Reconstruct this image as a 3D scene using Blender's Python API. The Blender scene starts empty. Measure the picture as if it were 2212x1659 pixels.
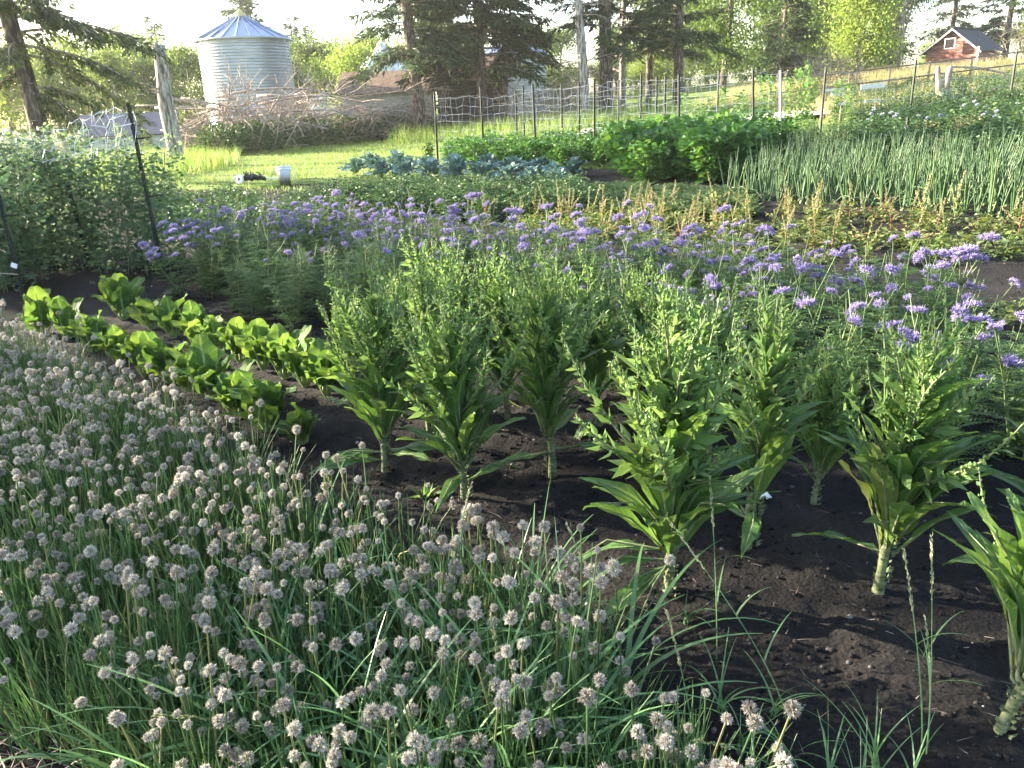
import bpy, math, random
import numpy as np
from mathutils import Vector, Matrix

# ------------------------------------------------------------------ camera, sky, sun, exposure
S = bpy.context.scene
C = S.collection
R = math.radians
FPX, CX, CY = 1736.0, 1106.0, 829.5          # focal length and centre of a 2212 x 1659 picture
HOR, ROLL = 225.0, R(2.3)
PITCH = math.atan((CY - HOR) / FPX)
CAM = np.array([0.0, 0.0, 1.5])
fwd = np.array([0, math.cos(PITCH), -math.sin(PITCH)])
_r0 = np.array([1.0, 0, 0]); _u0 = np.array([0, math.sin(PITCH), math.cos(PITCH)])
rgt = _r0 * math.cos(ROLL) - _u0 * math.sin(ROLL)
upv = _u0 * math.cos(ROLL) + _r0 * math.sin(ROLL)
cam_d = bpy.data.cameras.new('camera'); cam = bpy.data.objects.new('camera', cam_d); C.objects.link(cam)
cam_d.sensor_width = 36.0; cam_d.lens = 36.0 * FPX / 2212.0
cam_d.clip_start = 0.05; cam_d.clip_end = 2000
cam.matrix_world = Matrix(((rgt[0], upv[0], -fwd[0], CAM[0]), (rgt[1], upv[1], -fwd[1], CAM[1]),
                           (rgt[2], upv[2], -fwd[2], CAM[2]), (0, 0, 0, 1)))
S.camera = cam

SUN_EL, SUN_BEAR = 18.0, -70.0               # degrees; bearing from +Y, clockwise
wd = bpy.data.worlds.new('World'); S.world = wd; wd.use_nodes = True
nt = wd.node_tree
sky = nt.nodes.new('ShaderNodeTexSky'); sky.sky_type = 'NISHITA'; sky.sun_disc = False
sky.sun_elevation = R(SUN_EL); sky.sun_rotation = R(SUN_BEAR)
sky.air_density = 1.0; sky.dust_density = 1.5; sky.ozone_density = 1.0
nt.links.new(sky.outputs[0], nt.nodes['Background'].inputs[0])
nt.nodes['Background'].inputs[1].default_value = 0.095
sl = bpy.data.lights.new('sun', 'SUN'); so = bpy.data.objects.new('sun', sl); C.objects.link(so)
sl.energy = 5.0; sl.angle = R(0.5); sl.color = (1.0, 0.88, 0.66)
_b, _e = R(SUN_BEAR), R(SUN_EL)
SUNDIR = Vector((math.sin(_b) * math.cos(_e), math.cos(_b) * math.cos(_e), math.sin(_e)))
so.rotation_euler = SUNDIR.to_track_quat('Z', 'Y').to_euler()
so.location = (-40, 20, 30)
S.view_settings.view_transform = 'Standard'
S.view_settings.look = 'None'
S.view_settings.gamma = 1.0
S.view_settings.use_curve_mapping = False
S.view_settings.exposure = 3.1
S.cycles.max_bounces = 6; S.cycles.diffuse_bounces = 4; S.cycles.transmission_bounces = 4
S.cycles.use_denoising = True

# ------------------------------------------------------------------ small maths
rnd = random.Random(7)
NP = np.random.RandomState(11)
U = rnd.uniform

def ground_z(x, y):
    a = x + 0.3 * (y - 15.0)
    a = np.log1p(np.exp(np.clip(a - 1.0, -40, 40) * 0.8)) / 0.8
    a = np.where(a > 60, 60 + 8 * np.tanh((a - 60) / 8), a)
    return 0.042 * a + 0.0006 * a * a

def gz(x, y): return float(ground_z(np.float64(x), np.float64(y)))

def proj(p):
    d = np.asarray(p, float) - CAM
    z = d @ fwd
    return CX + FPX * (d @ rgt) / z, CY - FPX * (d @ upv) / z

def ray(px, py):
    d = fwd + rgt * (px - CX) / FPX - upv * (py - CY) / FPX
    return d

def at(px, py, h=0.0):
    """the ground point (h above the ground) seen at a picture point"""
    d = ray(px, py); t0 = 0.3; t = 0.3
    while t < 160:
        p = CAM + d * t
        if p[2] <= gz(p[0], p[1]) + h:
            lo, hi = t0, t
            for _ in range(30):
                m = (lo + hi) / 2; q = CAM + d * m
                if q[2] <= gz(q[0], q[1]) + h: hi = m
                else: lo = m
            p = CAM + d * hi
            return float(p[0]), float(p[1])
        t0 = t; t *= 1.03
    p = CAM + d * 80
    return float(p[0]), float(p[1])

def col_at(px, Y):
    """the ground point at distance Y that falls on a picture column"""
    lo, hi = -200.0, 200.0
    lo, hi = -Y * 1.2 - 2, Y * 1.2 + 2
    for _ in range(40):
        m = (lo + hi) / 2
        if proj((m, Y, gz(m, Y)))[0] < px: lo = m
        else: hi = m
    return lo, Y

def hgt(x, y, py):
    """height above the ground at which the vertical over (x, y) reaches picture row py"""
    lo, hi = -1.0, 40.0; b = gz(x, y)
    for _ in range(40):
        m = (lo + hi) / 2
        q = (x, y, b + m)
        if (np.array(q) - CAM) @ fwd > .1 and proj(q)[1] > py: lo = m
        else: hi = m
    return lo

def in_poly(x, y, poly):
    c = False; n = len(poly); j = n - 1
    for i in range(n):
        xi, yi = poly[i]; xj, yj = poly[j]
        if (yi > y) != (yj > y) and x < (xj - xi) * (y - yi) / (yj - yi) + xi: c = not c
        j = i
    return c

def scatter(poly, step, jit=0.45):
    xs = [p[0] for p in poly]; ys = [p[1] for p in poly]; out = []
    y = min(ys); k = 0
    while y < max(ys):
        x = min(xs) + (step / 2 if k % 2 else 0)
        while x < max(xs):
            q = (x + U(-jit, jit) * step, y + U(-jit, jit) * step)
            if in_poly(q[0], q[1], poly): out.append(q)
            x += step
        y += step * 0.87; k += 1
    return out

def vnoise(x, y, seed=0):
    xi = np.floor(x).astype(np.int64); yi = np.floor(y).astype(np.int64)
    fx = x - xi; fy = y - yi
    fx = fx * fx * (3 - 2 * fx); fy = fy * fy * (3 - 2 * fy)
    def h(a, b):
        n = (a * 374761393 + b * 668265263 + seed * 974634777) & 0xffffffff
        n = ((n ^ (n >> 13)) * 1274126177) & 0xffffffff
        return ((n ^ (n >> 16)) & 0xffff) / 65535.0
    return (h(xi, yi) * (1 - fx) + h(xi + 1, yi) * fx) * (1 - fy) + (h(xi, yi + 1) * (1 - fx) + h(xi + 1, yi + 1) * fx) * fy

def fbm(x, y, oct=4, seed=0):
    s = 0; a = 0.5
    for i in range(oct):
        s = s + a * vnoise(x * 2 ** i, y * 2 ** i, seed + i); a *= 0.5
    return s

# ------------------------------------------------------------------ mesh helpers
def mk(name, V, polys, mats, fm=None, smooth=False, uv=None):
    V = np.asarray(V, np.float32).reshape(-1, 3)
    polys = [np.asarray(p, np.int32) for p in polys if len(p)]
    me = bpy.data.meshes.new(name)
    me.vertices.add(len(V)); me.vertices.foreach_set('co', V.ravel())
    nl = sum(p.size for p in polys); npoly = sum(len(p) for p in polys)
    me.loops.add(nl); me.polygons.add(npoly)
    lv = np.concatenate([p.ravel() for p in polys])
    lt = np.concatenate([np.full(len(p), p.shape[1], np.int32) for p in polys])
    ls = np.concatenate([[0], np.cumsum(lt)[:-1]]).astype(np.int32)
    me.loops.foreach_set('vertex_index', lv)
    me.polygons.foreach_set('loop_start', ls); me.polygons.foreach_set('loop_total', lt)
    if not isinstance(mats, (list, tuple)): mats = [mats]
    for m in mats: me.materials.append(m)
    if fm is not None: me.polygons.foreach_set('material_index', np.asarray(fm, np.int32))
    me.polygons.foreach_set('use_smooth', np.full(npoly, bool(smooth)))
    if uv is not None:
        l = me.uv_layers.new(name='leaf'); l.data.foreach_set('uv', np.asarray(uv, np.float32)[lv].ravel())
    me.update(calc_edges=True); me.validate()
    return me

class MB:
    """collects shapes and links them as one mesh"""
    def __init__(s): s.V = []; s.T = []; s.Q = []; s.tm = []; s.qm = []; s.n = 0; s.soft = False
    def add(s, V, tris=(), quads=(), m=0):
        V = np.asarray(V, float).reshape(-1, 3)
        if len(tris): t = np.asarray(tris, int) + s.n; s.T.append(t); s.tm.append(np.full(len(t), m))
        if len(quads): q = np.asarray(quads, int) + s.n; s.Q.append(q); s.qm.append(np.full(len(q), m))
        s.V.append(V); s.n += len(V); return s
    def tube(s, pts, rad, sides=6, m=0, caps=True):
        pts = np.asarray(pts, float); n = len(pts)
        rad = np.full(n, rad) if np.isscalar(rad) else np.asarray(rad, float)
        if len(rad) != n: rad = np.interp(np.linspace(0, 1, n), np.linspace(0, 1, len(rad)), rad)
        tg = np.gradient(pts, axis=0); tg /= np.linalg.norm(tg, axis=1)[:, None] + 1e-9
        ref = np.array([0, 0, 1.0]) if abs(tg[0][2]) < 0.9 else np.array([1.0, 0, 0])
        a = np.cross(tg, ref); a /= np.linalg.norm(a, axis=1)[:, None] + 1e-9
        b = np.cross(tg, a)
        th = np.linspace(0, 2 * np.pi, sides, endpoint=False)
        V = pts[:, None, :] + rad[:, None, None] * (np.cos(th)[None, :, None] * a[:, None, :] + np.sin(th)[None, :, None] * b[:, None, :])
        q = []
        for i in range(n - 1):
            for j in range(sides):
                k = (j + 1) % sides
                q.append((i * sides + j, i * sides + k, (i + 1) * sides + k, (i + 1) * sides + j))
        V = V.reshape(-1, 3); t = []
        if caps:
            V = np.vstack([V, pts[0], pts[-1]]); c0 = n * sides; c1 = c0 + 1
            for j in range(sides):
                k = (j + 1) % sides
                t.append((c0, k, j)); t.append((c1, (n - 1) * sides + j, (n - 1) * sides + k))
        return s.add(V, t, q, m)
    def box(s, c, d, rz=0, m=0, ry=0, rx=0):
        c = np.array(c, float); d = np.array(d, float) / 2
        V = np.array([[x, y, z] for x in (-1, 1) for y in (-1, 1) for z in (-1, 1)]) * d
        M = np.array((Matrix.Rotation(rz, 3, 'Z') @ Matrix.Rotation(ry, 3, 'Y') @ Matrix.Rotation(rx, 3, 'X')))
        V = V @ M.T + c
        q = [(0, 1, 3, 2), (4, 6, 7, 5), (0, 4, 5, 1), (2, 3, 7, 6), (0, 2, 6, 4), (1, 5, 7, 3)]
        return s.add(V, (), q, m)
    def lathe(s, prof, sides=24, m=0, c=(0, 0, 0)):
        th = np.linspace(0, 2 * np.pi, sides, endpoint=False); V = []; q = []
        for r, z in prof: V += [(c[0] + r * math.cos(t), c[1] + r * math.sin(t), c[2] + z) for t in th]
        for i in range(len(prof) - 1):
            for j in range(sides):
                k = (j + 1) % sides
                q.append((i * sides + j, i * sides + k, (i + 1) * sides + k, (i + 1) * sides + j))
        return s.add(V, (), q, m)
    def leaves(s, P, D, N, L, W, fold=0.12, m=0, mid=0.45):
        P = np.asarray(P, float); D = np.asarray(D, float); N = np.asarray(N, float); n = len(P); s.soft = True
        if n == 0: return s
        D = D / (np.linalg.norm(D, axis=1)[:, None] + 1e-9)
        Sd = np.cross(D, N); Sd /= np.linalg.norm(Sd, axis=1)[:, None] + 1e-9
        N = np.cross(Sd, D)
        L = np.broadcast_to(np.asarray(L, float), (n,))[:, None]; W = np.broadcast_to(np.asarray(W, float), (n,))[:, None]
        A = P; B = P + D * L * mid + Sd * W / 2 + N * W * fold; T = P + D * L - N * L * 0.08; E = P + D * L * mid - Sd * W / 2 + N * W * fold
        V = np.stack([A, B, T, E], 1).reshape(-1, 3)
        i = np.arange(n)[:, None] * 4
        t = np.concatenate([i + np.array([0, 1, 2]), i + np.array([0, 2, 3])], 1).reshape(-1, 3)
        return s.add(V, t, (), m)
    def strips(s, base, az, el, L, W, bend, k=4, roll=None, m=0, pw=0.7):
        """grass-like blades: each bends over by 'bend' along its length"""
        base = np.asarray(base, float); n = len(base); s.soft = True
        if n == 0: return s
        bc = lambda v: np.broadcast_to(np.asarray(v, float), (n,))
        az, el, L, W, bend = map(bc, (az, el, L, W, bend))
        roll = NP.uniform(-0.9, 0.9, n) if roll is None else bc(roll)
        pos = base.copy(); lv = []
        side = np.stack([np.cos(az + np.pi / 2 + roll), np.sin(az + np.pi / 2 + roll), np.zeros(n)], 1)
        for i in range(k + 1):
            u = i / k
            w = W * max(1 - u, 0.02) ** pw / 2
            lv.append(np.stack([pos - side * w[:, None], pos + side * w[:, None]], 1))
            e = el - bend * u
            pos = pos + (L / k)[:, None] * np.stack([np.cos(e) * np.cos(az), np.cos(e) * np.sin(az), np.sin(e)], 1)
        V = np.stack(lv, 1).reshape(-1, 3)
        st = (k + 1) * 2; i0 = np.arange(n)[:, None] * st
        q = np.concatenate([i0 + np.array([2 * i, 2 * i + 1, 2 * i + 3, 2 * i + 2]) for i in range(k)], 1).reshape(-1, 4)
        return s.add(V, (), q, m)
    def mesh(s, name, mats, smooth=False):
        T = np.concatenate(s.T) if s.T else np.zeros((0, 3), int); Q = np.concatenate(s.Q) if s.Q else np.zeros((0, 4), int)
        fm = np.concatenate(([np.concatenate(s.tm)] if s.T else []) + ([np.concatenate(s.qm)] if s.Q else []))
        return mk(name, np.concatenate(s.V), [T, Q], mats, fm, smooth or s.soft)
    def build(s, name, mats, parent=None, smooth=False, **kw): return part(name, s.mesh(name, mats, smooth), parent, **kw)

def part(name, me, parent=None, loc=(0, 0, 0), rot=(0, 0, 0), scale=(1, 1, 1), mode='XYZ'):
    o = bpy.data.objects.new(name, me); C.objects.link(o)
    o.parent = parent; o.location = loc; o.rotation_mode = mode; o.rotation_euler = rot
    o.scale = (scale,) * 3 if np.isscalar(scale) else scale
    return o

def tag(o, label=None, cat=None, group=None, kind=None):
    if label: o['label'] = label
    if cat: o['category'] = cat
    if group: o['group'] = group
    if kind: o['kind'] = kind
    return o

def thing(name, label, cat, loc, rz=0.0, group=None, scale=1.0):
    o = bpy.data.objects.new(name, None); C.objects.link(o)
    o.empty_display_size = 0.1
    o.location = loc; o.rotation_euler = (0, 0, rz); o.scale = (scale,) * 3 if np.isscalar(scale) else scale
    return tag(o, label, cat, group)

def sphere_dirs(n, seed=0):
    i = np.arange(n) + 0.5
    ph = np.arccos(1 - 2 * i / n); th = np.pi * (1 + 5 ** 0.5) * i + seed
    return np.stack([np.cos(th) * np.sin(ph), np.sin(th) * np.sin(ph), np.cos(ph)], 1)

def rdirs(n):
    v = NP.normal(size=(n, 3)); return v / np.linalg.norm(v, axis=1)[:, None]

# ------------------------------------------------------------------ materials
def _mat(name):
    m = bpy.data.materials.new(name); m.use_nodes = True
    t = m.node_tree; b = t.nodes['Principled BSDF']
    return m, t, b, t.nodes['Material Output']

def _ramp(t, stops):
    r = t.nodes.new('ShaderNodeValToRGB'); e = r.color_ramp.elements
    while len(e) < len(stops): e.new(0.5)
    for x, (p, c) in zip(e, stops): x.position = p; x.color = (*c, 1)
    return r

def leafmat(name, stops, transl=0.35, tcol=None, rough=0.55, spec=0.3, island=True, rib=None, obj=True):
    """leaf: colour varies from plant to plant and leaf to leaf, some light shines through"""
    m, t, b, out = _mat(name)
    r = _ramp(t, stops)
    if island and obj:
        g = t.nodes.new('ShaderNodeNewGeometry'); oi = t.nodes.new('ShaderNodeObjectInfo')
        mx = t.nodes.new('ShaderNodeMath'); mx.operation = 'MULTIPLY_ADD'; mx.inputs[1].default_value = 0.65
        m2 = t.nodes.new('ShaderNodeMath'); m2.operation = 'MULTIPLY'; m2.inputs[1].default_value = 0.35
        t.links.new(oi.outputs['Random'], m2.inputs[0]); t.links.new(g.outputs['Random Per Island'], mx.inputs[0])
        t.links.new(m2.outputs[0], mx.inputs[2]); t.links.new(mx.outputs[0], r.inputs[0])
    elif island:
        g = t.nodes.new('ShaderNodeNewGeometry'); t.links.new(g.outputs['Random Per Island'], r.inputs[0])
    else:
        oi = t.nodes.new('ShaderNodeObjectInfo'); t.links.new(oi.outputs['Random'], r.inputs[0])
    col = r.outputs[0]
    if rib is not None:
        uvn = t.nodes.new('ShaderNodeUVMap'); uvn.uv_map = 'leaf'
        sx = t.nodes.new('ShaderNodeSeparateXYZ'); t.links.new(uvn.outputs[0], sx.inputs[0])
        ab = t.nodes.new('ShaderNodeMath'); ab.operation = 'ABSOLUTE'; t.links.new(sx.outputs[0], ab.inputs[0])
        mr = t.nodes.new('ShaderNodeMapRange'); mr.inputs[1].default_value = 0.03; mr.inputs[2].default_value = 0.10
        mr.inputs[3].default_value = 1; mr.inputs[4].default_value = 0
        t.links.new(ab.outputs[0], mr.inputs[0])
        # side veins
        ma = t.nodes.new('ShaderNodeMath'); ma.operation = 'MULTIPLY_ADD'; ma.inputs[1].default_value = -0.22
        t.links.new(ab.outputs[0], ma.inputs[0]); t.links.new(sx.outputs[1], ma.inputs[2])
        fr = t.nodes.new('ShaderNodeMath'); fr.operation = 'PINGPONG'; fr.inputs[1].default_value = 0.045
        t.links.new(ma.outputs[0], fr.inputs[0])
        vr = t.nodes.new('ShaderNodeMapRange'); vr.inputs[1].default_value = 0.0; vr.inputs[2].default_value = 0.012
        vr.inputs[3].default_value = 0.35; vr.inputs[4].default_value = 0
        t.links.new(fr.outputs[0], vr.inputs[0])
        mxv = t.nodes.new('ShaderNodeMath'); mxv.operation = 'MAXIMUM'
        t.links.new(mr.outputs[0], mxv.inputs[0]); t.links.new(vr.outputs[0], mxv.inputs[1])
        # blotchy blade
        tc = t.nodes.new('ShaderNodeTexCoord'); no = t.nodes.new('ShaderNodeTexNoise'); no.inputs['Scale'].default_value = 18
        t.links.new(tc.outputs['Object'], no.inputs['Vector'])
        hv = t.nodes.new('ShaderNodeHueSaturation')
        nm = t.nodes.new('ShaderNodeMapRange'); nm.inputs[3].default_value = 0.7; nm.inputs[4].default_value = 1.3
        t.links.new(no.outputs[0], nm.inputs[0]); t.links.new(nm.outputs[0], hv.inputs['Value']); t.links.new(col, hv.inputs['Color'])
        mc = t.nodes.new('ShaderNodeMix'); mc.data_type = 'RGBA'; mc.inputs['B'].default_value = (*rib, 1)
        t.links.new(mxv.outputs[0], mc.inputs['Factor']); t.links.new(hv.outputs[0], mc.inputs['A'])
        col = mc.outputs['Result']
        bp = t.nodes.new('ShaderNodeBump'); bp.inputs['Strength'].default_value = 0.35; bp.inputs['Distance'].default_value = 0.004
        n3 = t.nodes.new('ShaderNodeTexNoise'); n3.inputs['Scale'].default_value = 55; n3.inputs['Detail'].default_value = 3; t.links.new(tc.outputs['Object'], n3.inputs['Vector'])
        sm = t.nodes.new('ShaderNodeMath'); sm.operation = 'MULTIPLY_ADD'; sm.inputs[1].default_value = 1.6; t.links.new(n3.outputs[0], sm.inputs[0]); t.links.new(mxv.outputs[0], sm.inputs[2])
        t.links.new(sm.outputs[0], bp.inputs['Height']); bp.invert = True; bp.inputs['Strength'].default_value = .5; bp.inputs['Distance'].default_value = .006
        t.links.new(bp.outputs[0], b.inputs['Normal'])
    t.links.new(col, b.inputs['Base Color'])
    b.inputs['Roughness'].default_value = rough
    b.inputs['Specular IOR Level'].default_value = spec
    if transl > 0:
        tr = t.nodes.new('ShaderNodeBsdfTranslucent')
        if tcol:
            ml = t.nodes.new('ShaderNodeMix'); ml.data_type = 'RGBA'; ml.blend_type = 'MULTIPLY'; ml.inputs['Factor'].default_value = 1
            ml.inputs['B'].default_value = (*tcol, 1); t.links.new(col, ml.inputs['A']); t.links.new(ml.outputs['Result'], tr.inputs[0])
        else: t.links.new(col, tr.inputs[0])
        ms = t.nodes.new('ShaderNodeMixShader'); ms.inputs[0].default_value = transl
        t.links.new(b.outputs[0], ms.inputs[1]); t.links.new(tr.outputs[0], ms.inputs[2]); t.links.new(ms.outputs[0], out.inputs[0])
    return m

def noisemat(name, stops, scale=6.0, rough=0.8, stretch=(1, 1, 1), bump=0.3, dist=0.02, metal=0.0, detail=6, spec=0.3, coord='Object'):
    m, t, b, out = _mat(name)
    tc = t.nodes.new('ShaderNodeTexCoord'); mp = t.nodes.new('ShaderNodeMapping'); mp.inputs['Scale'].default_value = stretch
    no = t.nodes.new('ShaderNodeTexNoise'); no.inputs['Scale'].default_value = scale; no.inputs['Detail'].default_value = detail
    t.links.new(tc.outputs[coord], mp.inputs[0]); t.links.new(mp.outputs[0], no.inputs['Vector'])
    r = _ramp(t, stops); t.links.new(no.outputs[0], r.inputs[0]); t.links.new(r.outputs[0], b.inputs['Base Color'])
    b.inputs['Roughness'].default_value = rough; b.inputs['Metallic'].default_value = metal; b.inputs['Specular IOR Level'].default_value = spec
    if bump:
        bp = t.nodes.new('ShaderNodeBump'); bp.inputs['Strength'].default_value = bump; bp.inputs['Distance'].default_value = dist
        t.links.new(no.outputs[0], bp.inputs['Height']); t.links.new(bp.outputs[0], b.inputs['Normal'])
    return m

def g3(*c): return c
M = {}
M['chive_leaf'] = leafmat('chive_leaf', [(0, (.022, .060, .018)), (.5, (.05, .115, .035)), (.9, (.11, .18, .06)), (1, (.30, .24, .08))], .3)
M['chive_stalk'] = leafmat('chive_stalk', [(0, (.05, .11, .035)), (.7, (.11, .17, .06)), (1, (.24, .22, .09))], .2, island=False)
M['chive_head'] = leafmat('chive_head', [(0, (.15, .125, .10)), (.4, (.37, .335, .29)), (1, (.74, .71, .65))], .25, rough=.8, spec=.1)
M['grass_weed'] = leafmat('grass_weed', [(0, (.075, .18, .06)), (.7, (.13, .25, .09)), (1, (.24, .28, .10))], .35, rough=.4, spec=.5)
M['seed_head'] = leafmat('seed_head', [(0, (.26, .28, .12)), (1, (.48, .44, .26))], .2, rough=.8)
M['chard_leaf'] = leafmat('chard_leaf', [(0, (.048, .110, .026)), (.5, (.078, .150, .032)), (1, (.125, .20, .045))], .42, tcol=(1.2, 1.15, .6), rough=.62, spec=.15, island=False, rib=(.17, .25, .08))
M['chard_stem'] = noisemat('chard_stem', [(.3, (.16, .23, .07)), (.7, (.26, .31, .12))], 30, .5, bump=.1)
M['chicory_leaf'] = leafmat('chicory_leaf', [(0, (.060, .145, .034)), (.5, (.088, .190, .046)), (.96, (.135, .235, .062)), (1, (.17, .21, .06))], .42, tcol=(1.25, 1.15, .6), rough=.42, spec=.4, island=False, rib=(.22, .30, .15))
M['chicory_top'] = leafmat('chicory_top', [(0, (.085, .175, .05)), (.5, (.14, .24, .075)), (1, (.23, .31, .11))], .45, tcol=(1.1, 1.05, .7))
M['chicory_stem'] = noisemat('chicory_stem', [(.34, (.05, .055, .03)), (.52, (.13, .16, .075)), (.75, (.23, .24, .13))], 16, .7, (1, 1, 4.5), .8, .006)
M['phacelia_leaf'] = leafmat('phacelia_leaf', [(0, (.035, .085, .025)), (.6, (.08, .145, .045)), (1, (.16, .20, .08))], .4)
M['phacelia_stem'] = leafmat('phacelia_stem', [(0, (.07, .13, .04)), (1, (.14, .17, .07))], .1, island=False)
M['phacelia_flower'] = leafmat('phacelia_flower', [(0, (.12, .095, .28)), (.5, (.25, .20, .43)), (.85, (.40, .32, .54)), (1, (.55, .43, .48))], .35, rough=.7, spec=.1)
M['phacelia_stamen'] = leafmat('phacelia_stamen', [(0, (.33, .28, .60)), (1, (.55, .48, .70))], .2, rough=.7, spec=.1)
M['beet_leaf'] = leafmat('beet_leaf', [(0, (.06, .11, .03)), (.6, (.13, .18, .05)), (.85, (.24, .23, .09)), (1, (.20, .07, .05))], .4, tcol=(1.1, 1.0, .6))
M['beet_spike'] = leafmat('beet_spike', [(0, (.13, .17, .06)), (.5, (.25, .27, .11)), (.85, (.40, .36, .20)), (1, (.30, .19, .12))], .3, rough=.7)
M['beet_stem'] = leafmat('beet_stem', [(0, (.20, .04, .04)), (.4, (.24, .12, .05)), (1, (.18, .20, .07))], 0, island=False)
M['onion_leaf'] = leafmat('onion_leaf', [(0, (.035, .088, .038)), (.6, (.075, .140, .058)), (.9, (.15, .21, .085)), (1, (.34, .36, .12))], .25, rough=.4, spec=.4)
M['cabbage_leaf'] = leafmat('cabbage_leaf', [(0, (.055, .125, .10)), (.6, (.09, .18, .15)), (1, (.16, .26, .23))], .15, rough=.45, spec=.5, island=False, rib=(.30, .40, .36))
M['potato_leaf'] = leafmat('potato_leaf', [(0, (.025, .062, .020)), (.6, (.050, .102, .032)), (1, (.11, .155, .05))], .35)
M['bean_leaf'] = leafmat('bean_leaf', [(0, (.025, .085, .018)), (.6, (.05, .140, .028)), (1, (.12, .22, .045))], .4, tcol=(1.2, 1.15, .6))
M['pea_leaf'] = leafmat('pea_leaf', [(0, (.045, .095, .04)), (.5, (.095, .165, .07)), (.94, (.20, .26, .11)), (1, (.32, .28, .08))], .4)
M['vine_leaf'] = leafmat('vine_leaf', [(0, (.09, .20, .04)), (1, (.20, .30, .08))], .45)
M['weed_leaf'] = leafmat('weed_leaf', [(0, (.03, .075, .025)), (.6, (.07, .125, .045)), (1, (.15, .18, .07))], .35)
M['weed_dry'] = leafmat('weed_dry', [(0, (.20, .17, .07)), (1, (.42, .32, .17))], .3, rough=.8)
M['pale_flower'] = leafmat('pale_flower', [(0, (.30, .30, .42)), (1, (.48, .48, .55))], .3)
M['lawn'] = leafmat('lawn', [(0, (.10, .20, .03)), (.6, (.18, .27, .045)), (1, (.32, .33, .09))], .5, obj=False)
M['dry_grass'] = leafmat('dry_grass', [(0, (.26, .24, .08)), (.5, (.44, .36, .15)), (1, (.58, .48, .26))], .4, rough=.8, obj=False)
M['spruce_needle'] = leafmat('spruce_needle', [(0, (.022, .046, .020)), (.5, (.050, .080, .030)), (.85, (.12, .14, .045)), (1, (.20, .16, .08))], .35, rough=.7, spec=.2)
M['poplar_leaf'] = leafmat('poplar_leaf', [(0, (.045, .090, .022)), (.6, (.095, .155, .035)), (1, (.20, .25, .07))], .5, tcol=(1.2, 1.1, .6))
M['bright_leaf'] = leafmat('bright_leaf', [(0, (.10, .17, .03)), (.6, (.19, .27, .05)), (1, (.30, .34, .09))], .5, tcol=(1.15, 1.1, .6))
M['shrub_leaf'] = leafmat('shrub_leaf', [(0, (.025, .060, .016)), (.6, (.05, .10, .024)), (1, (.12, .15, .045))], .35)
M['bark'] = noisemat('bark', [(.38, (.025, .018, .015)), (.52, (.09, .066, .052)), (.68, (.24, .20, .165))], 14, .9, (1, 1, .25), .7, .05)
M['pale_bark'] = noisemat('pale_bark', [(.38, (.07, .055, .048)), (.5, (.24, .21, .185)), (.66, (.42, .39, .36))], 13, .9, (1, 1, .2), .6, .04)
M['dead_wood'] = noisemat('dead_wood', [(.3, (.11, .085, .07)), (.5, (.27, .21, .18)), (.75, (.46, .40, .35))], 12, .9, (1, 1, .3), .4, .02)
M['old_log'] = noisemat('old_log', [(.3, (.055, .042, .038)), (.6, (.13, .10, .088)), (.85, (.24, .19, .17))], 5, .9, (.3, 3, 3), .4, .02)
M['twig'] = leafmat('twig', [(0, (.10, .075, .06)), (.6, (.22, .165, .13)), (1, (.40, .32, .27))], 0, rough=.9, obj=False)
M['post_green'] = noisemat('post_green', [(.3, (.004, .008, .006)), (.7, (.010, .016, .012))], 40, .5, bump=.1)
M['post_pale'] = noisemat('post_pale', [(.3, (.24, .24, .24)), (.7, (.42, .42, .42))], 40, .5, bump=.1)
M['wire'] = noisemat('wire', [(.3, (.34, .34, .36)), (.7, (.62, .62, .64))], 30, .35, bump=0, metal=.6)
M['galv'] = noisemat('galv', [(.25, (.24, .27, .30)), (.5, (.34, .36, .39)), (.75, (.42, .43, .46))], 1.2, .42, (1, 1, 2.5), .05, .01, metal=.55)
M['galv_roof'] = noisemat('galv_roof', [(.3, (.26, .31, .44)), (.7, (.38, .43, .56))], 1.5, .34, bump=.05, metal=.6)
M['galv_white'] = noisemat('galv_white', [(.3, (.60, .62, .64)), (.7, (.78, .79, .80))], 2, .5, bump=.02, metal=.1)
M['cap_yellow'] = noisemat('cap_yellow', [(.3, (.50, .40, .16)), (.7, (.66, .56, .26))], 8, .5, bump=.05)
M['red_paint'] = noisemat('red_paint', [(.3, (.085, .032, .026)), (.5, (.19, .075, .058)), (.7, (.36, .23, .185))], 5, .8, (.4, 3, 3), .3, .01)
M['grey_shingle'] = noisemat('grey_shingle', [(.3, (.028, .025, .025)), (.7, (.075, .066, .064))], 12, .85, bump=.4, dist=.02)
M['rust_roof'] = noisemat('rust_roof', [(.3, (.09, .055, .04)), (.6, (.18, .115, .07)), (.8, (.25, .19, .12))], 3, .85, (1, 1, 1), .3, .02)
M['blue_roof'] = noisemat('blue_roof', [(.3, (.045, .055, .085)), (.7, (.07, .08, .115))], 2, .75, bump=.0)
M['white_wall'] = noisemat('white_wall', [(.3, (.30, .30, .30)), (.7, (.48, .48, .47))], 4, .7, bump=.1)
M['white_paint'] = noisemat('white_paint', [(.3, (.52, .51, .48)), (.7, (.68, .67, .65))], 10, .6, bump=.1)
M['brown_wood'] = noisemat('brown_wood', [(.3, (.12, .085, .06)), (.7, (.26, .19, .14))], 8, .85, (4, 4, .5), .3, .01)
M['interior_shade'] = noisemat('interior_shade', [(.3, (.006, .005, .005)), (.7, (.014, .012, .011))], 6, .9, bump=0)
M['white_plastic'] = noisemat('white_plastic', [(.3, (.66, .68, .74)), (.7, (.76, .77, .82))], 6, .35, bump=.02)
M['black_plastic'] = noisemat('black_plastic', [(.3, (.008, .008, .010)), (.7, (.03, .03, .035))], 20, .45, bump=.2)
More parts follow.
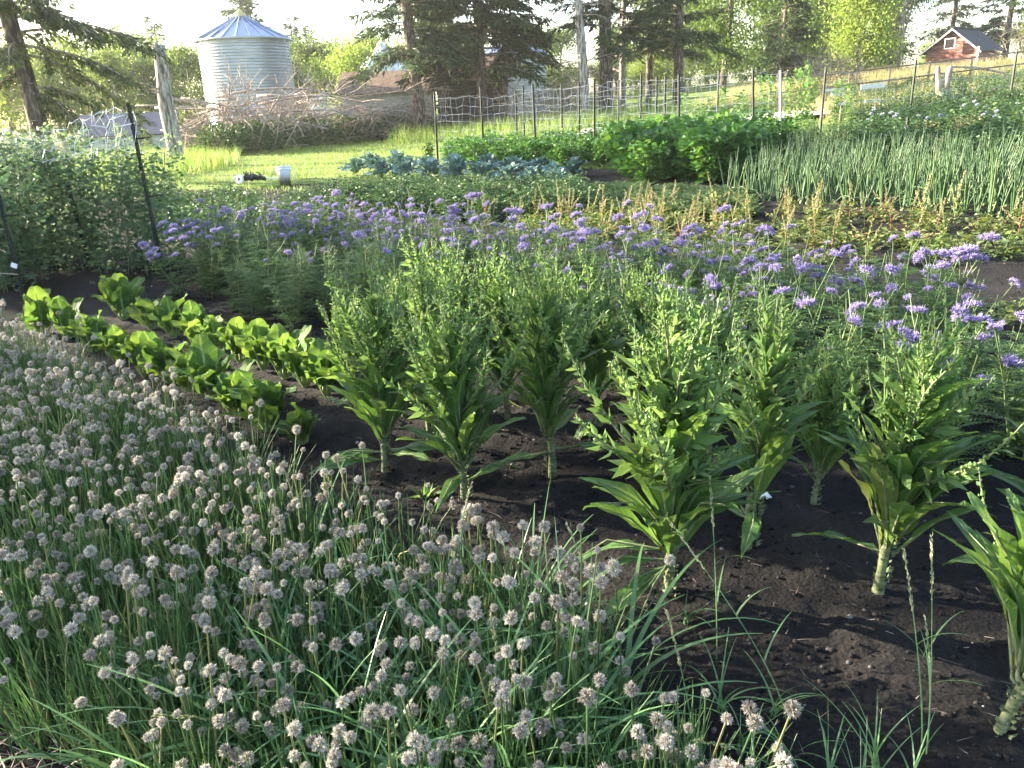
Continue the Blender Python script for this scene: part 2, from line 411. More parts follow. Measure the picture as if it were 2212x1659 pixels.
M['rail_metal'] = noisemat('rail_metal', [(.3, (.10, .085, .06)), (.7, (.20, .17, .12))], 9, .6, bump=.1, metal=.3)
M['pebble'] = leafmat('pebble', [(0, (.05, .045, .045)), (.7, (.15, .14, .135)), (1, (.55, .52, .50))], 0, rough=.85, obj=False)
M['straw'] = leafmat('straw', [(0, (.13, .09, .07)), (.7, (.28, .21, .17)), (1, (.52, .44, .36))], 0, rough=.9, obj=False)
M['petal_white'] = noisemat('petal_white', [(.3, (.66, .66, .66)), (.7, (.82, .82, .82))], 20, .7, bump=.1)

def soilmat():
    m, t, b, out = _mat('soil')
    tc = t.nodes.new('ShaderNodeTexCoord')
    n1 = t.nodes.new('ShaderNodeTexNoise'); n1.inputs['Scale'].default_value = 1.3; n1.inputs['Detail'].default_value = 8
    n2 = t.nodes.new('ShaderNodeTexNoise'); n2.inputs['Scale'].default_value = 55; n2.inputs['Detail'].default_value = 8; n2.inputs['Roughness'].default_value = .7
    vo = t.nodes.new('ShaderNodeTexVoronoi'); vo.inputs['Scale'].default_value = 70
    for n in (n1, n2, vo): t.links.new(tc.outputs['Object'], n.inputs['Vector'])
    r1 = _ramp(t, [(.35, (.0085, .0078, .0084)), (.55, (.0140, .0126, .0128)), (.72, (.030, .0255, .0235))])
    r2 = _ramp(t, [(.3, (.55, .55, .56)), (.55, (1, 1, 1)), (.72, (1.8, 1.7, 1.65))])
    t.links.new(n1.outputs[0], r1.inputs[0]); t.links.new(n2.outputs[0], r2.inputs[0])
    mu = t.nodes.new('ShaderNodeMix'); mu.data_type = 'RGBA'; mu.blend_type = 'MULTIPLY'; mu.inputs['Factor'].default_value = 1
    t.links.new(r1.outputs[0], mu.inputs['A']); t.links.new(r2.outputs[0], mu.inputs['B'])
    t.links.new(mu.outputs['Result'], b.inputs['Base Color']); b.inputs['Roughness'].default_value = .95; b.inputs['Specular IOR Level'].default_value = .15
    ad = t.nodes.new('ShaderNodeMath'); ad.operation = 'MULTIPLY_ADD'; ad.inputs[1].default_value = -.5
    t.links.new(vo.outputs['Distance'], ad.inputs[0]); t.links.new(n2.outputs[0], ad.inputs[2])
    bp = t.nodes.new('ShaderNodeBump'); bp.inputs['Strength'].default_value = .9; bp.inputs['Distance'].default_value = .012
    t.links.new(ad.outputs[0], bp.inputs['Height']); t.links.new(bp.outputs[0], b.inputs['Normal'])
    return m
M['soil'] = soilmat()
M['clod'] = leafmat('clod', [(0, (.0070, .0064, .0068)), (.7, (.016, .0142, .0142)), (.95, (.036, .031, .029)), (1, (.09, .08, .074))], 0, rough=.95, spec=.1, obj=False)
M['turf'] = noisemat('turf', [(.3, (.05, .085, .02)), (.55, (.11, .155, .035)), (.75, (.20, .20, .07))], 1.1, .95, bump=.5, dist=.04, detail=9, spec=.1)
M['gravel'] = noisemat('gravel', [(.3, (.32, .29, .25)), (.7, (.52, .48, .43))], 14, .95, bump=.4, dist=.02)

# ================================================================== THE SETTING
def grid_mesh(name, xs, ys, zf, mat, smooth=True):
    X, Y = np.meshgrid(xs, ys); Z = zf(X, Y)
    V = np.stack([X, Y, Z], -1).reshape(-1, 3); nx, ny = len(xs), len(ys)
    i, j = np.meshgrid(np.arange(nx - 1), np.arange(ny - 1)); k = (j * nx + i).ravel()
    return mk(name, V, [np.stack([k, k + 1, k + nx + 1, k + nx], 1)], mat, smooth=smooth)

def soil_z(X, Y):
    row = 0.015 * np.sin((X + Y) * 5.2 + 0.6)
    return ground_z(X, Y) + 0.10 * (fbm(X * 1.1, Y * 1.1, 3, 1) - .45) + row + 0.065 * (fbm(X * 7, Y * 7, 3, 5) - .45) + 0.022 * (fbm(X * 28, Y * 28, 2, 9) - .4)

SX0, SX1, SY0, SY1 = -10.0, 12.0, 0.4, 18.0
xs = np.concatenate([np.arange(SX0, -3, .09), np.arange(-3, 3.6, .024), np.arange(3.6, SX1 + .01, .09)])
ys = [SY0]
while ys[-1] < SY1: ys.append(ys[-1] + max(.016, .009 * ys[-1]))
tag(part('garden_soil', grid_mesh('garden_soil', xs, np.array(ys), soil_z, M['soil'])), kind='structure')

def base_z(X, Y):
    ins = (X > SX0 + .3) & (X < SX1 - .3) & (Y > SY0 - 3) & (Y < SY1 - .3)
    return ground_z(X, Y) + np.where(ins, -.25, 0.0) + 0.12 * (fbm(X * .5, Y * .5, 3, 3) - .45)
xs = np.concatenate([-np.geomspace(240, 14, 40), np.arange(-13.6, 16, .4), np.geomspace(16.2, 240, 44)])
ys = np.concatenate([[-120, -60, -25, -10, -4], np.arange(-2, 22, .4), np.geomspace(22.4, 250, 60)])
tag(part('ground', grid_mesh('ground', xs, ys, base_z, M['turf'])), kind='structure')

# pale gravel drive beyond the trellis
dp = [(9, 27.5), (13, 27.0), (18, 28.5), (24, 33)]
V = []; 
for i, (x, y) in enumerate([(3.0, 31), (7, 29.6), (11, 29.2), (15, 29.6), (19, 31.2), (24, 34.5)]):
    V += [(x - .4, y - 1.5, gz(x - .4, y - 1.5) + .13), (x + .2, y + 1.9, gz(x + .2, y + 1.9) + .13)]
q = [(2 * i, 2 * i + 2, 2 * i + 3, 2 * i + 1) for i in range(5)]
tag(part('gravel_drive', mk('gravel_drive', V, [q], M['gravel'])), kind='structure')

# thin scattering box, added to soften and lift the distant tones
b = MB(); b.box((0, 60, 16.5), (520, 420, 38)); hz_m = bpy.data.materials.new('added_haze'); hz_m.use_nodes = True; hz_t = hz_m.node_tree
hz_t.nodes.remove(hz_t.nodes['Principled BSDF']); hz_v = hz_t.nodes.new('ShaderNodeVolumePrincipled'); hz_v.inputs['Color'].default_value = (.95, .95, .95, 1)
hz_v.inputs['Density'].default_value = 0.0004; hz_v.inputs['Anisotropy'].default_value = 0.35; hz_t.links.new(hz_v.outputs[0], hz_t.nodes['Material Output'].inputs['Volume'])
tag(b.build('added_haze', hz_m), kind='stuff')

# ------------------------------------------------------------------ buildings beyond the garden
def ring_wall(r, h, n_ring, sides, amp):
    prof = []
    steps = n_ring * 4
    for i in range(steps + 1):
        z = h * i / steps; prof.append((r + amp * math.sin(i * math.pi / 2), z))
    return prof

def grain_bin(x, y, r, h, roof_h, label, nst=7, n_roof=22, white=False, rings=40, door=True, base=0.0):
    t = thing('grain_bin', label, 'grain bin', (x, y, gz(x, y) + base), math.atan2(-x, -y) * 0)
    wm = M['galv_white'] if white else M['galv']
    for s in range(nst):                                   # each corrugated sheet ring is a piece
        b = MB(); hh = h / nst; n = max(2, int(rings / nst))
        b.lathe([(r + .022 * math.sin(i * math.pi / 2) + (.004 if s % 2 else 0), hh * i / (n * 4)) for i in range(n * 4 + 1)], 56)
        b.build('wall_ring', wm, t, smooth=True, loc=(0, 0, s * hh))
    ov = r + .14; rt = r * .10
    for i in range(n_roof):
        a0 = 2 * math.pi * i / n_roof; a1 = 2 * math.pi * (i + 1) / n_roof - .004
        b = MB(); V = []
        for k in range(4):
            u = k / 3; rr = ov + (rt - ov) * u; z = h - .05 + roof_h * u
            V += [(rr * math.cos(a0), rr * math.sin(a0), z), (rr * math.cos(a1), rr * math.sin(a1), z)]
        b.add(V, (), [(2 * k, 2 * k + 1, 2 * k + 3, 2 * k + 2) for k in range(3)])
        # raised seam
        p0 = np.array([ov * math.cos(a0), ov * math.sin(a0), h - .02]); p1 = np.array([rt * math.cos(a0), rt * math.sin(a0), h + roof_h])
        b.tube([p0, p1], .035, 5)
        b.build('roof_panel', wm if white else M['galv_roof'], t)
    b = MB(); b.lathe([(ov + .03, h - .10), (ov + .05, h - .04), (ov, h - .02)], 56); b.build('eave_ring', wm, t, smooth=True)
    b = MB(); b.lathe([(rt * 1.25, h + roof_h - .06), (rt * 1.3, h + roof_h + .12), (rt * .3, h + roof_h + .3), (0.01, h + roof_h + .32)], 20)
    b.build('cap', M['cap_yellow'] if not white else wm, t, smooth=True)
    if door:
        am = math.atan2(-y, -x) + .1
        b = MB(); b.box((0, 0, 0), (.08, .75, 1.5), am); d = b.build('door', M['galv_roof'], t, loc=((r + .05) * math.cos(am), (r + .05) * math.sin(am), 1.3))
        b = MB(); al = am + .95
        for sgn in (-.2, .2):
            p = np.array([(r + .13) * math.cos(al) - sgn * math.sin(al), (r + .13) * math.sin(al) + sgn * math.cos(al), .4])
            b.tube([p, p + [0, 0, h - .5]], .02, 5)
        for k in range(int(h / .3)):
            p = np.array([(r + .13) * math.cos(al), (r + .13) * math.sin(al), .5 + k * .3]); sd = np.array([-math.sin(al), math.cos(al), 0]) * .2
            b.tube([p - sd, p + sd], .013, 4)
        b.build('ladder', M['galv'], t)
    return t

bx, by = col_at(556, 46.0)
hE = hgt(bx, by, 86); rB = 104.5 / FPX * 46.0 * .84
grain_bin(bx, by, rB, hE, hgt(bx, by, 26) - hE - .2, 'large ribbed steel grain bin with blue grey cone roof behind the brush pile')
bx, by = col_at(672, 75.0); grain_bin(bx, by, 1.9, hgt(bx, by, 178), 1.35, 'small steel grain bin whose cone roof peeks out beside the large bin', 3, 14, rings=12, door=False)
bx, by = col_at(838, 64.0); grain_bin(bx, by, 2.3, hgt(bx, by, 160), 1.95, 'pale grain bin with sharp folded cone roof behind the brush pile', 4, 12, True, rings=16, door=False)
bx, by = col_at(1112, 62.0); grain_bin(bx, by, 2.4, hgt(bx, by, 118), 1.25, 'grain bin half hidden behind the boughs of the big spruce', 5, 16, rings=26, door=False)
bx, by = col_at(725, 66.0); grain_bin(bx, by, 1.9, hgt(bx, by, 212), .55, 'low white storage tank glimpsed through the brush pile', 3, 14, True, rings=6, door=False)

def planked(name, parent, x0, x1, zf0, zf1, y, mat, n, thick=.04, horizontal=True):
    """boards between x0..x1 (local), each a part"""
    for i in range(n):
        z0 = zf0 + (zf1 - zf0) * i / n; z1 = zf0 + (zf1 - zf0) * (i + 1) / n - .012
        b = MB(); b.box(((x0 + x1) / 2, y + U(-.006, .006), (z0 + z1) / 2), (x1 - x0, thick, z1 - z0)); b.build(name, mat, parent)

def gable_shed(name, label, cat, loc, rz, w, d, hw, hr, wall_m, roof_m, trim_m, nb, ov=.3, attic=True, roof_course=8):
    t = thing(name, label, cat, loc, rz)
    # front (-y) gable of boards cut to the slope
    top = hw + hr
    def gable(y, sgn):
        n = int(top / (hw / nb))
        for i in range(n + 1):
            z0 = i * hw / nb; z1 = min((i + 1) * hw / nb, top) - .012
            if z1 <= z0: continue
            def half(z): return w / 2 if z <= hw else w / 2 * max(0, (top - z) / hr)
            y0, y1 = (y, y + .05 * sgn)
            V = [(-half(z0), y0, z0), (half(z0), y0, z0), (half(z1), y0, z1), (-half(z1), y0, z1),
                 (-half(z0), y1, z0), (half(z0), y1, z0), (half(z1), y1, z1), (-half(z1), y1, z1)]
            b = MB(); b.add(V, (), [(0, 1, 2, 3), (5, 4, 7, 6), (4, 0, 3, 7), (1, 5, 6, 2), (3, 2, 6, 7), (4, 5, 1, 0)])
            b.build('wall_board', wall_m, t)
    gable(-d / 2, 1); gable(d / 2, -1)
    for s in (-1, 1):
        for i in range(nb):
            z0 = i * hw / nb; z1 = (i + 1) * hw / nb - .012
            b = MB(); b.box((s * (w / 2 - .025), 0, (z0 + z1) / 2), (.05, d - .12, z1 - z0)); b.build('wall_board', wall_m, t)
    sl = math.hypot(w / 2, hr); an = math.atan2(hr, w / 2)
    for s in (-1, 1):
        r = part('roof', None, t)
        for k in range(roof_course):
            u0 = -ov + (sl + ov) * k / roof_course; u1 = -ov + (sl + ov) * (k + 1) / roof_course + .03
            um = (u0 + u1) / 2
            b = MB(); b.box((s * (w / 2 - um * math.cos(an)), 0, hw + um * math.sin(an) + .06 - .004 * k), (u1 - u0, d + 2 * ov, .035), 0, 0, s * an + s * .03)
            b.build('roof_course', roof_m, r)
    b = MB(); b.box((0, 0, top + .10), (.22, d + 2 * ov, .05)); b.build('ridge_cap', roof_m, t)
    for s in (-1, 1):                                          # barge boards
        b = MB(); um = (sl - ov) / 2
        b.box((s * (w / 2 - um * math.cos(an)), -d / 2 - ov - .02, hw + um * math.sin(an) - .03), (sl + ov, .04, .09), 0, 0, s * an); b.build('barge_board', trim_m, t)
    return t

# red shed on the hill
sx, sy = col_at(2075, 68.0)
shed = gable_shed('red_shed', 'weathered red board shed with grey shingle roof on the grassy hill', 'shed', (sx, sy, gz(sx, sy) - .1), R(-50),
                  3.9, 4.2, 1.6, 1.5, M['red_paint'], M['grey_shingle'], M['white_paint'], 8, .42)
w_ = part('window', None, shed)
b = MB(); b.box((.05, -2.74, 2.05), (.66, .06, .66)); b.build('shade_panel', M['interior_shade'], w_)  # near-black panel; the shade inside the window is put into its colour
b = MB()
for cx, cz, dx, dz in ((.05, 2.40, .80, .06), (.05, 1.70, .80, .06), (-.31, 2.05, .06, .64), (.41, 2.05, .06, .64)): b.box((cx, -2.765, cz), (dx, .06, dz))
b.build('frame', M['white_paint'], w_)
b = MB(); b.box((2.16, -2.75, .85), (.14, .06, 1.7)); b.build('corner_trim', M['white_paint'], shed)

# old log cabin behind the spruces
cx_, cy_ = col_at(985, 49.0); g0 = gz(cx_, cy_)
cab = thing('log_cabin', 'old dark log cabin with sagging rusty brown roof behind the spruce trunks', 'cabin', (cx_, cy_, g0 - .1), R(4))
hw = hgt(cx_, cy_, 172); nl = 11
for i in range(nl):
    b = MB(); z = (i + .5) * hw / nl
    b.tube([(-.9 - U(0, .15), -1.6, z), (0.5, -1.6 + U(-.02, .02), z + U(-.015, .015)), (2.9 + U(0, .15), -1.6, z)], hw / nl / 2 * .93, 8); b.build('log', M['old_log'], cab)
    b = MB(); b.tube([(-.85, -1.8, z + .05), (-.85, 2.2, z + .05)], hw / nl / 2 * .93, 8); b.build('log', M['old_log'], cab)
    b = MB(); b.tube([(2.85, -1.8, z + .05), (2.85, 2.2, z + .05)], hw / nl / 2 * .93, 8); b.build('log', M['old_log'], cab)
b = MB(); b.box((1.0, -1.45, hw / 2), (3.7, .1, hw)); b.build('wall_lining', M['brown_wood'], cab)
for s in (-1, 1):
    r = part('roof', None, cab)
    for k in range(6):
        b = MB(); b.box((1.0, s * (.3 + k * .42) + .2, hw + 1.25 - k * .22), (4.6, .46, .05), 0, 0, 0, -s * .47); b.build('roof_course', M['rust_roof'], r)
# rusty roofed lean-to and white barn patch left of the cabin
lx, ly = col_at(850, 47.0); lean = thing('lean_to_shed', 'low shed with rusty brown roof and pale wall behind the brush', 'shed', (lx, ly, gz(lx, ly) - .1), R(3))
hl = hgt(lx, ly, 192)
planked('wall_board', lean, -2.4, 2.3, 0, hl, -1.3, M['white_wall'], 7)
for s in (-2.38, 2.28):
    b = MB(); b.box((s, .25, hl / 2), (.05, 3.0, hl)); b.build('side_wall', M['brown_wood'], lean)
r = part('roof', None, lean)
for k in range(7):
    b = MB(); b.box((0, -1.7 + k * .46, hl - .05 + k * .17), (5.4, .52, .05), 0, 0, 0, .35); b.build('roof_course', M['rust_roof'], r)

# low building with blue grey roof, left
fx, fy = col_at(292, 44.0); lo_b = thing('low_building', 'low building with blue grey metal roof and white wall behind the peas', 'building', (fx, fy, gz(fx, fy) - .1), R(10))
hb = hgt(fx, fy, 282)
planked('wall_board', lo_b, -2.1, 2.1, 0, hb, -1.5, M['white_wall'], 6)
for s in (-2.08, 2.08):
    b = MB(); b.box((s, .1, hb / 2), (.05, 3.1, hb)); b.build('side_wall', M['white_wall'], lo_b)
r = part('roof', None, lo_b)
for k in range(5):
    b = MB(); b.box((-1.92 + k * .96, -.75, hb + .42), (.955, 2.2, .04), 0, 0, 0, .50); b.build('roof_panel', M['blue_roof'], r)
dw = part('window', None, lo_b)
b = MB(); b.box((.95, -1.535, hb - .42), (.5, .02, .5)); b.build('pane', M['brown_wood'], dw)
b = MB()
for cx, cz, dx, dz in ((.95, hb - .14, .66, .08), (.95, hb - .70, .66, .08), (.67, hb - .42, .08, .48), (1.23, hb - .42, .08, .48)): b.box((cx, -1.55, cz), (dx, .04, dz))
b.build('frame', M['brown_wood'], dw)

# ------------------------------------------------------------------ trees
def limb_pts(p, d, L, n=5, droop=0.0, wob=.08):
    p = np.array(p, float); d = np.array(d, float); d /= np.linalg.norm(d); out = [p.copy()]
    for i in range(n):
        d = d + NP.normal(size=3) * wob + np.array([0, 0, -droop / n]); d /= np.linalg.norm(d)
        p = p + d * L / n; out.append(p.copy())
    return np.array(out)

def needle_spray(mb, pts, L, dens, size=.30, m=0, hang=.5):
    """flat drooping sprays of needles along a bough"""
    n = max(4, int(L * dens)); pts = np.asarray(pts)
    u = NP.uniform(.12, 1, n) ** .8; seg = np.linspace(0, 1, len(pts))
    P = np.stack([np.interp(u, seg, pts[:, k]) for k in range(3)], 1)
    d0 = pts[-1] - pts[0]; d0 /= np.linalg.norm(d0) + 1e-9
    sd = np.cross(d0, [0, 0, 1.0]); sd /= np.linalg.norm(sd) + 1e-9
    s = NP.choice([-1, 1], n)[:, None] * NP.uniform(.2, 1.0, n)[:, None]
    D = d0 * NP.uniform(.3, .9, n)[:, None] + sd * s + np.array([0, 0, -1]) * NP.uniform(0, hang, n)[:, None] + NP.normal(size=(n, 3)) * .2
    ll = size * NP.uniform(.5, 1.4, n)
    P = P + D * (ll * .35 * NP.uniform(0, 1.6, n))[:, None] + NP.normal(size=(n, 3)) * size * .18
    N = np.array([0, 0, 1.0]) + NP.normal(size=(n, 3)) * .5
    mb.leaves(P, D, N, ll, ll * NP.uniform(.16, .32, n), .05, m)

def spruce_mesh(h, r0, clear, rad, dens=26, bare=.25, step=.34, lean=(0, 0), seed=0, size=.3, shape=.85, top=1.0):
    """trunk, limb and needle meshes of one spruce"""
    NP.seed(seed); tr = MB(); li = MB(); ne = MB()
    zz = np.linspace(0, h, 14); tp = np.stack([lean[0] * zz + .03 * np.sin(zz), lean[1] * zz + .03 * np.cos(zz * 1.3), zz], 1)
    tr.tube(tp, [r0 * 1.25, r0, r0 * .93, r0 * .6, r0 * .12], 10)
    for z in np.arange(.7, clear, .22):                          # dead stubs on the bare trunk
        if NP.rand() < bare:
            a = NP.uniform(0, 6.28); x0 = np.array([lean[0] * z, lean[1] * z, z]); L = NP.uniform(.3, 1.3)
            li.tube(limb_pts(x0, (math.cos(a), math.sin(a), .1), L, 4, .3, .12), [.022, .006], 4)
    z = clear
    while z < h * top:
        nb = NP.randint(3, 6)
        for _ in range(nb):
            a = NP.uniform(0, 6.28); f = (z - clear * .6) / (h - clear * .6)
            L = rad * max(.12, (1 - f)) ** shape * NP.uniform(.55, 1.15)
            x0 = np.array([np.interp(z, zz, tp[:, 0]), np.interp(z, zz, tp[:, 1]), z + NP.uniform(-.15, .15)])
            pts = limb_pts(x0, (math.cos(a), math.sin(a), .12 + .3 * f), L, 5, .55 * (1 - f) + .1, .05)
            li.tube(pts, [.012 + .02 * L / 2, .006], 4, caps=False)
            needle_spray(ne, pts, L, dens, size)
        z += step * NP.uniform(.7, 1.3)
    return tr.mesh('spruce_trunk', M['bark'], True), li.mesh('spruce_limbs', M['dead_wood'], True) if li.V else None, ne.mesh('spruce_needles', M['spruce_needle'])

def put_tree(name, label, meshes, loc, rz=0, sc=1.0, group=None):
    t = thing(name, label, 'tree', loc, rz, group, sc)
    for n, me in zip(('trunk', 'limbs', 'crown'), meshes):
        if me: part(n, me, t)
    return t

def leafy_mesh(h, r0, clear, rad, n_clump=70, n_leaf=90, leaf=.13, mat='poplar_leaf', bark='pale_bark', seed=0, stems=1, tall=1.0, gap=.30):
    """trunk, limbs and leaf clumps of one broadleaf tree"""
    NP.seed(seed); tr = MB(); li = MB(); lf = MB(); ends = []
    for s in range(stems):
        d = np.array([NP.normal() * .16 * (stems > 1), NP.normal() * .16 * (stems > 1), 1.0])
        pts = limb_pts((NP.normal() * .2 * (stems > 1), NP.normal() * .2 * (stems > 1), 0), d, h * .86, 9, 0, .035)
        tr.tube(pts, [r0, r0 * .85, r0 * .5, r0 * .15], 8)
        nb = int(n_clump / stems / 3)
        for b_ in range(nb):
            u = NP.uniform(clear / h, .98); k = u * 9; i = min(int(k), 8); p = pts[i] + (pts[i + 1] - pts[i]) * (k - i)
            a = NP.uniform(0, 6.28); f = (u - clear / h) / (1 - clear / h)
            L = rad * math.sqrt(max(.08, 1 - (2 * f - .8) ** 2 / 1.5)) * NP.uniform(.45, 1.05)
            lp = limb_pts(p, (math.cos(a), math.sin(a), NP.uniform(.1, .8)), L, 5, -.15, .12)
            li.tube(lp, [.05 * r0 / .15 * .6, .008], 5, caps=False)
            for q_ in (2, 3, 4, 5):
                if NP.rand() > gap: ends.append(lp[q_] + NP.normal(size=3) * .12 * rad)
    ends = np.array(ends)
    for e in ends:
        n = int(n_leaf * NP.uniform(.5, 1.3)); sr = rad * NP.uniform(.13, .30)
        P = e + NP.normal(size=(n, 3)) * sr * np.array([1, 1, .7])
        D = rdirs(n) + np.array([0, 0, -.4]); N = rdirs(n) + np.array([0, 0, .8])
        ll = leaf * NP.uniform(.6, 1.4, n); lf.leaves(P, D, N, ll, ll * NP.uniform(.5, .8, n), .1)
    return tr.mesh('leafy_trunk', M[bark], True), li.mesh('leafy_limbs', M[bark], True), lf.mesh('leafy_crown', M[mat])

def bare_mesh(h, r0, clear, nb, rad, seed=0, needles=0):
    NP.seed(seed); tr = MB(); li = MB(); ne = MB()
    pts = limb_pts((0, 0, 0), (0, 0, 1), h, 10, 0, .03); tr.tube(pts, [r0, r0 * .8, r0 * .4, .02], 8)
    for i in range(nb):
        u = NP.uniform(clear / h, .97); k = u * 10; j = min(int(k), 9); p = pts[j] + (pts[j + 1] - pts[j]) * (k - j); a = NP.uniform(0, 6.28)
        L = rad * NP.uniform(.35, 1) * (1.15 - u * .7); lp = limb_pts(p, (math.cos(a), math.sin(a), NP.uniform(-.3, .4)), L, 6, .4, .14)
        li.tube(lp, [.024, .006], 4, caps=False)
        for _ in range(4):
            q_ = lp[NP.randint(2, 6)]; li.tube(limb_pts(q_, rdirs(1)[0] + lp[-1] - lp[0], L * .35, 3, .3, .2), [.010, .004], 3, caps=False)
        if needles and NP.rand() < needles: needle_spray(ne, lp, L, 14, .22)
    return tr.mesh('bare_trunk', M['pale_bark'], True), li.mesh('bare_limbs', M['dead_wood'], True), (ne.mesh('bare_needles', M['spruce_needle']) if ne.V else None)

# --- near left spruce: bare leaning trunk, boughs reaching right over the frame
x, y = col_at(112, 21.0); NP.seed(5)
t = thing('spruce_tree', 'tall dark spruce with bare trunk and long drooping boughs at the garden edge', 'tree', (x, y, gz(x, y)))
tr = MB(); zz = np.linspace(0, 9, 14); lean = -.045
tp = np.stack([lean * zz + .05 * np.sin(zz * .9), .02 * zz, zz], 1); tr.tube(tp, [.28, .20, .185, .15, .09], 10); tr.build('trunk', M['bark'], t, True)
li = MB(); ne = MB()
boughs = [(3.55, .15, 3.4, .12, .75), (3.3, -.1, 3.0, .0, .85), (3.1, .0, 3.2, -.05, .9), (2.3, .05, 1.7, .3, 1.3), (2.15, -.3, 1.4, .2, 1.3), (1.95, .2, 1.1, .1, 1.2), (3.2, 3.3, 1.3, .1, .9),
          (2.75, 2.9, 1.0, 0, .9), (3.7, 3.0, 1.8, .1, .8), (3.9, .3, 2.8, .1, .7), (4.2, -.4, 3.0, .1, .7), (3.6, 1.5, 1.8, .1, .8), (3.3, -1.2, 1.6, .1, .8), (3.0, 3.7, 1.1, .1, .9)]
for _ in range(46): boughs.append((U(4.0, 8.6), U(0, 6.28), U(.9, 2.3), U(0, .3), U(.5, .8)))
for z, a, L, up_, dr in boughs:
    x0 = np.array([np.interp(z, zz, tp[:, 0]), np.interp(z, zz, tp[:, 1]), z])
    pts = limb_pts(x0, (math.cos(a), math.sin(a), up_), L, 6, dr, .05); li.tube(pts, [.04, .01], 5, caps=False)
    for k in range(2, 7):                                        # side shoots
        for sg in (-1, 1):
            d = pts[k] - pts[k - 1]; sd = np.cross(d, (0, 0, 1)); sd /= np.linalg.norm(sd)
            q_ = limb_pts(pts[k - 1], d / np.linalg.norm(d) + sg * sd * U(.5, 1.1), L * U(.15, .32), 4, .5, .1)
            li.tube(q_, [.012, .004], 3, caps=False); needle_spray(ne, q_, L * .3, 70, .17)
    needle_spray(ne, pts, L, 48, .19)
for _ in range(16):
    z = U(.9, 3.2); a = U(0, 6.28); li.tube(limb_pts((lean * z, .02 * z, z), (math.cos(a), math.sin(a), .1), U(.3, 1.0), 4, .3, .15), [.018, .005], 4, caps=False)
li.build('limbs', M['dead_wood'], t, True); ne.build('crown', M['spruce_needle'], t)

# --- grey snag and leaning pole
def snag(px0, py0, px1, py1, Y, r0, r1, label, name='dead_tree', stubs=7, mat='pale_bark'):
    x, y = col_at(px0, Y); hh = hgt(x, y, py1); z0 = gz(x, y)
    qx = col_at(px1 + (px0 - px1) * 0.0, Y)[0]
    lo = proj((x, y, z0 + hh))[0]; dx = (px1 - lo) / FPX * (Y + .5)
    t = thing(name, label, 'tree', (x, y, z0)); b = MB()
    pts = np.array([(dx * u + .03 * math.sin(u * 9), .02 * math.cos(u * 7), hh * u) for u in np.linspace(-.03, 1, 9)])
    b.tube(pts, [r0 * 1.1, r0, (r0 + r1) / 2, r1], 10)
    b.tube([pts[-1] + [-.03, 0, -.05], pts[-1] + [-.05, 0, .12]], [r1 * .6, .02], 6)
    b.build('trunk', M[mat], t, True)
    for k in range(stubs):
        u = U(.15, .95); a = U(0, 6.28); p = np.array([dx * u, 0, hh * u]); b = MB()
        b.tube(limb_pts(p, (math.cos(a), math.sin(a) * .5, U(-.2, .5)), U(.3, 1.2), 4, .2, .15), [.035, .008], 5); b.build('broken_limb', M['dead_wood'], t, True)
    return t
snag(383, 285, 340, 98, 27.0, .24, .19, 'broken off grey dead trunk leaning beside the grain bin')
snag(85, 285, 62, 172, 24.0, .11, .08, 'pale leaning dead pole left of the bare spruce trunk', 'dead_pole', 1, 'dead_wood')

# --- spruces and bare trunks in the middle
x, y = col_at(912, 41.0)
put_tree('spruce_tree', 'spruce with grey trunk standing in the brush pile, branches only high up', spruce_mesh(13, .27, 3.6, 3.6, 60, .5, .30, (-.05, 0), 21, .36), (x, y, gz(x, y)))
x, y = col_at(1045, 44.0)
put_tree('spruce_tree', 'broad dense dark spruce with layered boughs in front of the log cabin', spruce_mesh(15, .26, 2.9, 4.6, 85, .3, .26, (0, 0), 22, .40, .6), (x, y, gz(x, y)))
x, y = col_at(968, 45.0)
put_tree('spruce_tree', 'slim spruce trunk lit along one side before the cabin wall', spruce_mesh(11, .25, 3.3, 2.3, 60, .3, .34, (-.03, 0), 23, .34), (x, y, gz(x, y)))
x, y = col_at(1263, 40.0)
put_tree('dead_spruce', 'tall bare spruce trunk with pale grey bark and dead twigs', bare_mesh(12, .26, 1.5, 70, 2.6, 31, .12), (x, y, gz(x, y)))
x, y = col_at(1308, 42.0)
put_tree('spruce_tree', 'brown trunked spruce with sparse boughs beside the pale bare trunk', spruce_mesh(13, .30, 3.3, 3.3, 55, .7, .42, (0, 0), 24, .34), (x, y, gz(x, y)))
x, y = col_at(1345, 46.0)
put_tree('dead_spruce', 'thin half dead spruce between two darker trunks', bare_mesh(12, .20, 1.8, 60, 2.4, 32, .3), (x, y, gz(x, y)))
x, y = col_at(1400, 47.0)
put_tree('spruce_tree', 'thin spruce with open ragged boughs right of the bare trunks', spruce_mesh(13, .17, 3.0, 3.2, 55, .4, .38, (0, 0), 25, .36), (x, y, gz(x, y)))
x, y = col_at(1462, 43.0)
put_tree('spruce_tree', 'spruce with pale lower trunk and dark drooping boughs behind the trellis', spruce_mesh(13, .22, 3.2, 3.3, 62, .4, .34, (0, 0), 26, .36), (x, y, gz(x, y)))
x, y = col_at(1640, 62.0)
put_tree('spruce_tree', 'small yellow green spruce between the dark poplar and the bright tree', spruce_mesh(8.5, .18, .5, 3.2, 60, .1, .26, (0, 0), 27, .42, .9), (x + 1.6, y, gz(x + 1.6, y)))
x, y = col_at(1560, 52.0)
put_tree('poplar_tree', 'tall dark leafy poplar behind the trellis posts', leafy_mesh(12, .22, 2.2, 3.0, 130, 120, .17, 'poplar_leaf', 'bark', 41, 1, gap=.15), (x, y, gz(x, y)))
x, y = col_at(1850, 58.0)
